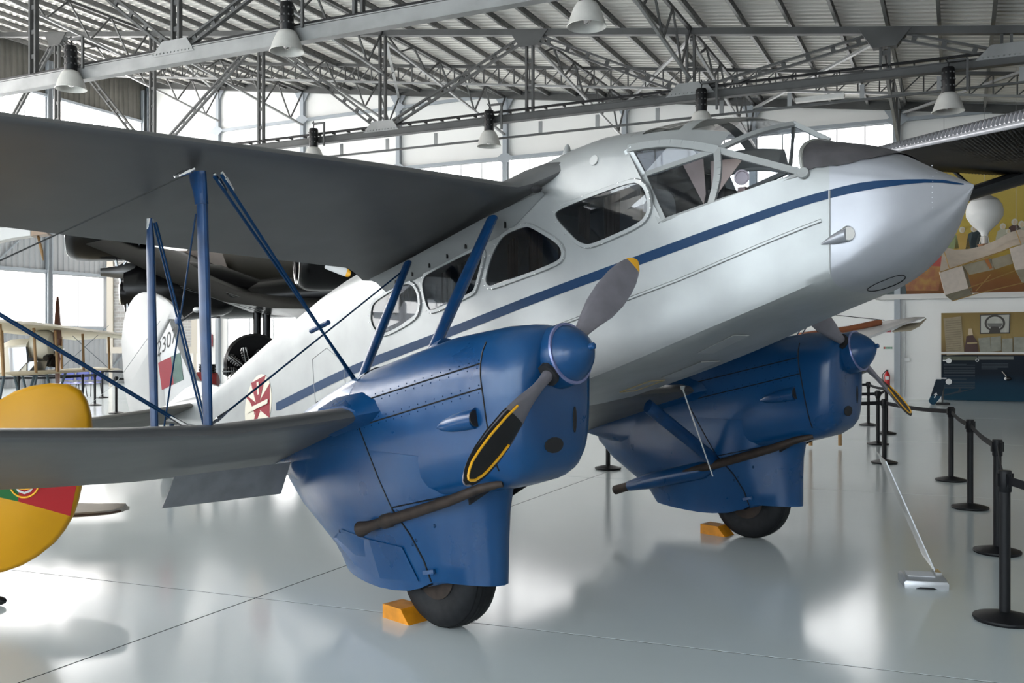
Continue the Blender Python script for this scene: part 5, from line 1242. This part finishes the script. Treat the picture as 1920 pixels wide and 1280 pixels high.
def pfig(px, py, hpx, mb, wig=WIGM):
    u, zf = wall_uv(px, py); s_ = hpx / FPX * 29
    MB().prism([(u + x * s_, -.02, zf + z2 * s_) for x, z2 in ((-.32, 0), (.32, 0), (.26, .42), (.2, .66), (.08, .74), (-.08, .74), (-.2, .66), (-.26, .42))], (0, -.004, 0)).build('painted_figure', mb, mu, 0)
    MB().prism([(u + .12 * s_ * math.cos(q), -.026, zf + .86 * s_ + .14 * s_ * math.sin(q)) for q in [2 * math.pi * k / 12 for k in range(12)]], (0, -.004, 0)).build('painted_head', wig, mu, 0)
    MB().prism([(u + .07 * s_ * math.cos(q) + .02 * s_, -.031, zf + .84 * s_ + .10 * s_ * math.sin(q)) for q in [2 * math.pi * k / 10 for k in range(10)]], (0, -.004, 0)).build('painted_face', SKIN, mu, 0)
for a in ((1785, 467, 36, PAINTF[2]), (1804, 468, 40, PAINTF[0]), (1826, 468, 42, PAINTF[1]), (1833, 464, 40, PAINTF[1]), (1843, 466, 36, PAINTF[3]), (1880, 462, 40, PAINTF[3]), (1890, 462, 30, PAINTF[2]), (1902, 456, 42, PAINTF[5]), (1915, 460, 42, PAINTF[3])): pfig(*a)
uA, zA = wall_uv(1700, 520); 
MB().prism([(wall_uv(x, y)[0], -.02, wall_uv(x, y)[1]) for x, y in ((1680, 545), (1690, 530), (1720, 505), (1745, 490), (1764, 470), (1766, 500), (1760, 545))], (0, -.004, 0)).build('painted_carpet', mat('paint_carpet', (.22, .07, .02), .5, var=.5, vscale=5, col2=(.30, .15, .03)), mu, 0)
MB().prism([(wall_uv(x, y)[0], -.022, wall_uv(x, y)[1]) for x, y in ((1735, 498), (1748, 470), (1764, 458), (1766, 500))], (0, -.004, 0)).build('painted_robe', PAINTF[4], mu, 0)
MB().prism([(wall_uv(x, y)[0], -.022, wall_uv(x, y)[1]) for x, y in ((1648, 554), (1700, 552), (1698, 535), (1685, 530), (1662, 538))], (0, -.004, 0)).build('painted_dark_corner', PAINTF[1], mu, 0)
# display wall below: sepia collage strip and dark blue text panel
u0, zt1 = wall_uv(1765, 587); _, zm1 = wall_uv(1765, 665); _, zb1 = wall_uv(1765, 749); u1 = 6.0
dsp = empty('display_wall', W2H(0, VB - .10, 0), HANG, 'exhibition panel with sepia prints above dark blue text area', 'display panel')
MB().box(((u0 + u1) / 2, 0, (zt1 + zm1) / 2), (u1 - u0, .05, zt1 - zm1)).build('sepia_board', proc_paint('sepia_print', [(0, (.09, .06, .03)), (.3, (.15, .10, .045)), (.6, (.25, .18, .07)), (1, (.20, .14, .05))], 2.2, 1.2, 2.7), dsp, 0)
MB().box(((u0 + u1) / 2, 0, (zm1 + zb1) / 2), (u1 - u0, .05, zm1 - zb1)).build('blue_board', proc_paint('blue_print', [(0, (.004, .040, .07)), (.45, (.005, .030, .058)), (.7, (.004, .009, .017)), (1, (.005, .010, .018))], .5, .0, 1.4), dsp, 0)
MB().box(((u0 + u1) / 2, -.04, zm1 + .06), (u1 - u0, .08, .06)).build('ledge', FRW, dsp, 0)
PAPER = mat('print_paper', (.27, .22, .14), .6, var=.15, vscale=8); PAPG = mat('print_glass_grey', (.20, .20, .155), .4, var=.2, vscale=8); INK = mat('print_ink', (.035, .03, .025), .6)
def wq(pts, d, m, nm, par): return MB().prism([(wall_uv(x, y)[0], d, wall_uv(x, y)[1]) for x, y in pts], (0, -.006, 0)).build(nm, m, par, 0)
wq(((1769, 597), (1802, 593), (1808, 664), (1775, 666)), -.035, PAPER, 'letter_sheet', dsp)
for k in range(14): wq(((1773, 602 + k * 4.3), (1802, 599.5 + k * 4.3), (1802, 600.5 + k * 4.3), (1773, 603 + k * 4.3)), -.044, mat('print_line', (.17, .14, .09), .6), 'script_line', dsp)
wq(((1837, 590), (1894, 588), (1893, 625), (1837, 626)), -.035, INK, 'engraving_border', dsp); wq(((1839, 592), (1892, 590), (1891, 623), (1839, 624)), -.043, mat('print_pale', (.36, .36, .32), .6), 'engraving', dsp)
cu_, cz_ = wall_uv(1865, 606)
for r1_, r2_ in ((.24, .19),):
    MB().loft([[(cu_ + rr_ * 1.1 * math.cos(q), -.052, cz_ + rr_ * math.sin(q)) for q in [2 * math.pi * k / 24 for k in range(25)]] for rr_ in (r1_, r2_)], cap=False, closed=False).build('engraved_ring', INK, dsp, 0)
wq(((1858, 612), (1872, 612), (1876, 624), (1854, 624)), -.052, INK, 'engraved_foot', dsp); wq(((1850, 606), (1880, 606), (1876, 613), (1854, 613)), -.052, mat('print_mid', (.12, .12, .11), .6), 'engraved_hull', dsp)
wq(((1808, 660), (1834, 660), (1832, 640), (1824, 628), (1812, 630)), -.035, mat('print_dark_robe', (.05, .02, .015), .6), 'printed_figure', dsp); wq(((1815, 628), (1824, 628), (1822, 616), (1816, 616)), -.036, SKIN, 'printed_face', dsp)
wq(((1813, 642), (1832, 641), (1832, 644), (1813, 645)), -.042, mat('print_book', (.30, .24, .12), .6), 'printed_book', dsp)
for pts in (((1834, 634), (1856, 632), (1858, 659), (1838, 661)), ((1857, 632), (1876, 630), (1877, 657), (1858, 659)), ((1878, 635), (1898, 634), (1898, 659), (1878, 659)), ((1900, 632), (1925, 632), (1925, 660), (1900, 660))): wq(pts, -.04, PAPG, 'framed_page', dsp)
TXT = mat('text_grey', (.05, .065, .08), .6, spec=.2)
for k in range(25):
    y = 682 + k * 1.85
    if k in (2, 5, 10, 13, 17, 20): continue
    x1_ = 1828 if k % 5 else 1812
    wq(((1770, y), (x1_, y), (x1_, y + .9), (1770, y + .9)), -.032, TXT, 'text_line', dsp)
for k in range(7): wq(((1840, 681 + k * 1.7), (1890 if k < 5 else 1870, 681 + k * 1.7), (1890 if k < 5 else 1870, 681.8 + k * 1.7), (1840, 681.8 + k * 1.7)), -.032, TXT, 'text_line', dsp)
wq(((1768, 668), (1832, 668), (1832, 675), (1768, 675)), -.032, mat('olive_band', (.075, .085, .06), .6), 'olive_band', dsp); wq(((1833, 668), (1900, 668), (1900, 674), (1833, 674)), -.032, mat('grey_band', (.13, .14, .13), .6), 'grey_band', dsp)
wq(((1768, 740), (1796, 733), (1800, 725), (1802, 732), (1830, 727), (1800, 735), (1772, 741)), -.032, mat('shape_dark', (.008, .02, .035), .5), 'aeroplane_silhouette', dsp)
DISC = mat('disc_white', (.62, .63, .63), .5)
for px, py, r_ in ((1779, 676, .075), (1779, 715, .085)):
    u, z0 = wall_uv(px, py); MB().lathe([(0, r_), (.02, r_ * .97)], (u, -.03, z0), (0, -1, 0), 20).build('white_button', DISC, dsp)
wq(((1768, 674.5), (1775, 674.5), (1775, 676.5), (1768, 676.5)), -.035, DISC, 'white_pointer', dsp)
u, z0 = wall_uv(1832, 675); MB().lathe([(0, .045), (.02, .045), (.02, .025), (.0, .025)], (u, -.03, z0), (0, -1, 0), 16, cap=False).build('ring_mark', DISC, dsp)
u, z0 = wall_uv(1888, 709); lp = MB().tube([(u - .13, -.04, z0 + .2), (u - .02, -.16, z0 + .05)], .016, 8); lpo = lp.build('reading_lamp_arm', CHROME, dsp); MB().sphere((u + .02, -.18, z0), .09, 12, (1, .8, .7)).build('reading_lamp_head', BLACKG, lpo); MB().sphere((u - .04, -.2, z0), .045, 10).build('reading_lamp_bulb', DISC, lpo)
# leaning arrow sign
sg0 = pix(1764, 762, 25.3); sg_ = empty('arrow_sign', (sg0.x, sg0.y, 0), R(-20), 'leaning dark blue arrow-shaped floor sign with white arrow', 'sign')
def sgp(px, py): p = pix(px, py, 25.3); return (p.x - sg0.x, 0, p.z)
SB1 = mat('sign_blue', (.006, .045, .085), .5, spec=.2); SB2 = mat('sign_navy', (.006, .016, .03), .5, spec=.2)
MB().prism([sgp(*p) for p in ((1743, 752), (1747, 742), (1765, 742), (1760, 750), (1752, 760), (1746, 757))], (0, .05, 0)).build('tip_panel', SB1, sg_, 0)
MB().prism([sgp(*p) for p in ((1747, 742), (1756, 711), (1773, 711), (1765, 742))], (0, .05, 0)).build('board', SB2, sg_, 0)
MB().prism([sgp(*p) for p in ((1756, 708), (1774, 708), (1773.5, 710), (1755.5, 710))], (0, .05, 0)).build('white_cap', DISC, sg_, 0)
MB().prism([Vector(sgp(*p)) + Vector((0, -.006, 0)) for p in ((1752, 746), (1754.5, 740), (1751.5, 740), (1756.5, 735.5), (1758.5, 741), (1756.3, 740.5), (1754, 746))], (0, .004, 0)).build('arrow', DISC, sg_, 0)
MB().box((.05, .12, .03), (.35, .3, .05)).build('sign_foot', BLACK, sg_, 0); MB().tube([(.05, .12, .05), (.08, .06, .55)], .02, 8).build('sign_stay', STEELD, sg_)
# exit sign, red sign, extinguisher, cable and socket
u, z0 = wall_uv(1665, 652); ex = empty('exit_sign', W2H(u, VB - .03, 0), HANG, 'small green and white escape sign on the end wall', 'sign')
MB().box((0, 0, z0), (.26, .015, .08)).build('plate', mat('exit_white', (.5, .55, .5), .5), ex, 0)
for k in range(4): MB().box((-.03 + .045 * k, -.01, z0), (.028, .004, .045)).build('letter_block', mat('exit_green', (.03, .2, .10), .5), ex, 0)
MB().lathe([(0, .032), (.004, .03)], (-.095, -.008, z0), (0, -1, 0), 12).build('red_mark', mat('exit_red', (.35, .05, .04), .5), ex)
u, z0 = wall_uv(1664, 619); o = MB().box((0, 0, 0), (.2, .015, .12)).box((0, -.01, -.02), (.1, .01, .03)).build('red_notice', SIGNR, smooth=0); o.location = W2H(u, VB - .03, z0); o.rotation_euler.z = HANG; tag(o, 'small red notice on the end wall behind the pale wing', 'sign')
u, z0 = wall_uv(1664, 708); fe = empty('fire_extinguisher', W2H(u, VB - .13, 0), HANG, 'red fire extinguisher hung on the end wall behind the propeller', 'fire extinguisher')
MB().lathe([(-.24, .0), (-.24, .07), (-.22, .08), (.1, .08), (.17, .04), (.2, .025)], (0, 0, z0), (0, 0, 1), 16).build('bottle', mat('extinguisher_red', (.45, .012, .015), .3), fe)
MB().box((0, 0, z0 + .22), (.06, .04, .05)).build('valve', BLACK, fe); MB().tube([(-.03, 0, z0 + .22), (-.13, -.02, z0 + .1), (-.11, -.02, z0 - .15)], .012, 6).build('hose', BLACK, fe); MB().box((0, -.081, z0), (.1, .004, .1)).build('white_label', DISC, fe, 0)
u, z0 = wall_uv(1700, 674); o = MB().box((-.06, 0, 1.45), (.02, .02, 2.75)).box((.02, 0, z0), (.14, .06, .10)).build('cable_duct', DISC, smooth=0); o.location = W2H(u, VB - .03, 0); o.rotation_euler.z = HANG; tag(o, 'thin white cable duct with socket beside the grey column', 'cable duct')

# ------------------------------------------------------------------ suspended models: balloon and box-kite glider
def hang_lines(t, pts, top=7.6):
    for p in pts: MB().tube([p, (p[0], p[1], top)], .004, 4).build('hanging_line', STEEL, t)
bl0 = pix(1846, 400, 24.6); bl_ = empty('balloon_model', bl0, 0, 'white balloon model with wicker basket hanging before the painting', 'balloon')
rB = .385; bl_.scale = (1.17,) * 3
MB().lathe([(-.52, .07), (-.44, .085), (-.36, .15), (-.25, .27), (-.08, .375), (.05, rB), (.18, .36), (.27, .30), (.30, .27), (.36, .16), (.42, .05), (.44, .03)], (0, 0, 0), (0, 0, 1), 28).build('envelope', mat('balloon_white', (.62, .62, .61), .5), bl_)
MB().lathe([(.27, .305), (.31, .275), (.40, .12), (.46, .05), (.47, .06), (.48, .02)], (0, 0, 0), (0, 0, 1), 20).build('crown_net', mat('net_grey', (.35, .34, .33), .6), bl_)
WICK = mat('wicker', (.24, .12, .06), .7, var=.3, vscale=30)
MB().lathe([(-.83, .12), (-.72, .14), (-.70, .15), (-.69, .13)], (0, 0, 0), (0, 0, 1), 20).build('basket', WICK, bl_)
for k in range(6): a = k * math.pi / 3; MB().tube([(.075 * math.cos(a), .075 * math.sin(a), -.5), (.12 * math.cos(a), .12 * math.sin(a), -.7)], .006, 5).build('rope', CREAM, bl_)
MB().lathe([(-.70, .07), (-.53, .085)], (0, 0, 0), (0, 0, 1), 14).build('appendix', mat('balloon_neck', (.45, .43, .42), .6), bl_)
MB().tube([(0, 0, .46), (0, 0, (7.9 - bl0.z) / 1.17)], .004, 4).build('hanging_line', STEEL, bl_)
KY = 23.3; k0 = pix(1840, 510, KY); kg = empty('box_kite_glider', k0, 0, 'cream fabric box-kite glider model hanging below the balloon', 'model aeroplane')
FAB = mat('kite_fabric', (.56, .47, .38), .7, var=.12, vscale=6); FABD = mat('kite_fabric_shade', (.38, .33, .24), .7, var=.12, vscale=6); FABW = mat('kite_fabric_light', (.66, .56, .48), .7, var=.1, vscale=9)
def kp(px, py, dy=0.0): return pix(px, py, KY + dy) - k0
def sheet_(pts, m, nm, th=.012): return MB().prism(pts, (0, th, 0)).build(nm, m, kg, 0)
# sagging lower sheet between spars
rows = []
top = [(1768, 462), (1790, 468), (1815, 467), (1842, 461), (1868, 450), (1892, 436), (1912, 430), (1940, 436)]; bot = [(1762, 509), (1785, 502), (1812, 494), (1838, 487), (1864, 477), (1888, 466), (1912, 457), (1940, 448)]
MB().loft([[kp(*p, .5 - .05 * i) for i, p in enumerate(top)], [(kp(*p, .25).lerp(kp(*q, .25), .5)) + Vector((0, 0, -.02)) for p, q in zip(top, bot)], [kp(*p, 0) for p in bot]], cap=False, closed=False).build('main_sheet', FAB, kg)
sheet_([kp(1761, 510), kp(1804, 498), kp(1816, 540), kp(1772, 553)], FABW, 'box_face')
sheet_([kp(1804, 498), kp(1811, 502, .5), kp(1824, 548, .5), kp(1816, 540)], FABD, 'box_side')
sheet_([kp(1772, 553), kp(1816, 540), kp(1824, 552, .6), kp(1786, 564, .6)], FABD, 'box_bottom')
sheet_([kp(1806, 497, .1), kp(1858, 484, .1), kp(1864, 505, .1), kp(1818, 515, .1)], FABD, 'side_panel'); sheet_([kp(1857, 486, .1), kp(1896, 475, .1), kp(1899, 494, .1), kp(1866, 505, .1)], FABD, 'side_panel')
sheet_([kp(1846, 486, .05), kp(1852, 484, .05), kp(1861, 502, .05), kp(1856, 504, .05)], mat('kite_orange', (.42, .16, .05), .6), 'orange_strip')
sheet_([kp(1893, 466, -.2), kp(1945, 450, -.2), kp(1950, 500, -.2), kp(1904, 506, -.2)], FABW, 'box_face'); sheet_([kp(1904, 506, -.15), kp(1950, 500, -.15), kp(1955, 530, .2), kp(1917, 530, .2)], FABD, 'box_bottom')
SPAR = mat('bamboo', (.34, .20, .06), .5)
for a, c in (((1762, 510), (1915, 459)), ((1768, 464), (1780, 503)), ((1905, 432), (1916, 462)), ((1816, 540), (1915, 503)), ((1824, 552), (1918, 530)), ((1786, 564), (1826, 552)), ((1858, 514), (1830, 545))):
    MB().tube([kp(*a, -.03), kp(*c, -.03)], .012, 6).build('spar', SPAR, kg)
for px_ in (1770, 1905): MB().tube([kp(px_, 463 if px_ < 1800 else 434), kp(px_, 463 if px_ < 1800 else 434) + Vector((0, 0, 5))], .004, 4).build('hanging_line', STEEL, kg)

# ------------------------------------------------------------------ pale wing of another machine beyond the far nacelle
PWY = 14.0
w0 = pix(1620, 640, PWY); pw = empty('pale_wing_aeroplane', (w0.x, PWY, 0), 0, 'pale fabric winged veteran aeroplane beyond the far nacelle', 'aeroplane')
def wp_(px, py, dy=0.0): return pix(px, py, PWY + dy) - Vector((w0.x, PWY, 0))
rows = [[wp_(1480, 640, 0), wp_(1470, 626, 1.3), wp_(1470, 630, 1.3), wp_(1480, 652, 0)], [wp_(1560, 636, 0), wp_(1580, 612, 1.3), wp_(1582, 615, 1.3), wp_(1562, 644, 0)], [wp_(1630, 630, 0), wp_(1660, 601, 1.3), wp_(1664, 604, 1.3), wp_(1632, 634, 0)], [wp_(1690, 606, .4), wp_(1715, 594, 1.2), wp_(1720, 598, 1.2), wp_(1690, 611, .4)], [wp_(1728, 595, .8), wp_(1734, 594, 1.0), wp_(1735, 596, 1.0), wp_(1728, 598, .8)]]
MB().loft(rows).build('wing', mat('wing_fabric', (.62, .60, .59), .6), pw, smooth=60)
MB().loft([[wp_(1672, 621, .25), wp_(1700, 606, .8), wp_(1702, 609, .8), wp_(1675, 623, .25)], [wp_(1705, 618, .3), wp_(1725, 604, .8), wp_(1727, 606, .8), wp_(1708, 620, .3)], [wp_(1722, 610, .5), wp_(1736, 596, .9), wp_(1737, 598, .9), wp_(1724, 612, .5)]]).build('wing_tip', mat('wing_tan', (.40, .34, .25), .6), pw, smooth=60)
MB().tube([wp_(1500, 630, .3), wp_(1590, 617, .6), wp_(1650, 604, .9)], .05, 8).build('wooden_spar', mat('spar_red_wood', (.30, .10, .04), .5), pw)
for px_ in (1520, 1575): q = wp_(px_, 640, .6); MB().tube([(q.x, q.y, q.z), (q.x, q.y, .04)], .03, 8).build('trestle_leg', WOOD, pw)
MB().tube([wp_(1560, 590, .6), wp_(1658, 600, .9)], .006, 5).build('brace_wire', BLACK, pw)

# ------------------------------------------------------------------ corrugated grey wing at the right edge
GY = 16.0
gw0 = pix(1920, 300, GY); gw = empty('corrugated_wing_aeroplane', (gw0.x, GY, 0), 0, 'grey corrugated metal aeroplane wing with black underside at the right edge', 'aeroplane')
def gp(px, py, dy=0.0): return pix(px, py, GY + dy) - Vector((gw0.x, GY, 0))
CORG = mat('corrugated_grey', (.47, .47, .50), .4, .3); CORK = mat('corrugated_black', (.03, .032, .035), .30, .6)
# chord-wise corrugated skins, spanning from the tip (left) to beyond the view (right)
NC = 150
def sk_pt(s, c):                                 # s along span 0..1, c along chord 0..1 on the lower surface
    tip = gp(1600, 300, 2.2).lerp(gp(1740, 318, 5.0), c); root = gp(2240, 168, -3.0).lerp(gp(2240, 350, 2.6), c); return tip.lerp(root, s)
rows = []
for j, c in enumerate([0, .06, .25, .5, .75, 1.0]):
    rows.append([sk_pt(i / NC, c) + Vector((0, 0, (.035 if i % 2 else -.035) - .12 * math.sin(math.pi * min(1, c * 1.2)) * .4)) for i in range(NC + 1)])
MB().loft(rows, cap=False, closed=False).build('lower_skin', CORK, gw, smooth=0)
rows = []
for c, up in ((0, .0), (.0, .12), (.03, .36), (.10, .52), (.3, .58), (.6, .42), (1, .04)):
    rows.append([sk_pt(i / NC, c) + Vector((0, 0, up * (.35 + .65 * i / NC) + (.03 if i % 2 else -.03) * (1 if up > .1 else 0))) for i in range(NC + 1)])
MB().loft(rows, cap=False, closed=False).build('upper_skin', CORG, gw, smooth=0)
MB().tube([sk_pt(0, 0) + Vector((0, 0, .02)), sk_pt(1, 0) + Vector((0, 0, .03))], [.035, .07], 12).build('leading_edge', CORG, gw)
fl = [gp(1790, 372, 4.6), gp(2240, 230, 2.2)]
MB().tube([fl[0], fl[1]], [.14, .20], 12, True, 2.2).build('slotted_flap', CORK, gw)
for q1, q2 in ((.9, .12), (.62, .36), (.35, .6), (.1, .85)): MB().tube([fl[1].lerp(fl[0], q1), sk_pt(q2, .95)], .04, 8).build('flap_hinge', CORK, gw)
MB().loft([MB().ring(16, gp(px_, py_, dy_), (0, 1, 0), (0, 0, 1), 1.0, 1.1) for px_, py_, dy_ in ((2300, 400, -2), (2500, 400, 2))]).build('fuselage', CORG, gw)

# ------------------------------------------------------------------ white wing end with brown tip at the far left, under the upper wing
TY = 12.8; tq = pix(20, 440, TY); tw_ = empty('white_wing_aeroplane', (tq.x, TY, 0), 0, 'white wing end with brown tip just under the upper wing, far left', 'aeroplane')
def tp_(px, py, dy=0.0): return pix(px, py, TY + dy) - Vector((tq.x, TY, 0))
MB().loft([[tp_(x, y0, 0), tp_(x, y1, 0), tp_(x + 8, y1 + 4, 1.2), tp_(x + 10, y0 + 8, 1.3)] for x, y0, y1 in ((-200, 445, 480), (-60, 434, 462), (0, 427, 451), (22, 426, 446), (58, 432, 441))]).build('wing', mat('wing_white', (.60, .58, .56), .5), tw_, smooth=60)
MB().loft([[tp_(x, y0, 0), tp_(x, y1, 0), tp_(x + 8, y1 + 4, 1.2), tp_(x + 10, y0 + 6, 1.3)] for x, y0, y1 in ((57, 431, 442), (75, 433, 440), (88, 435, 438))]).build('wing_tip', mat('tip_brown', (.30, .20, .13), .5), tw_, smooth=60)
MB().tube([tp_(71, 440, .3), tp_(78, 470, .3), tp_(81, 488, .3)], [.018, .022, .008], 8).build('hanging_rod', WOOD, tw_)
MB().tube([tp_(-120, 470, .5), Vector((tp_(-120, 470, .5).x, .5, .04))], .05, 8).build('stand_post', STEELD, tw_)
MB().box((tp_(-120, 470, .5).x, .5, .03), (.7, .7, .06)).build('stand_foot', STEELD, tw_)
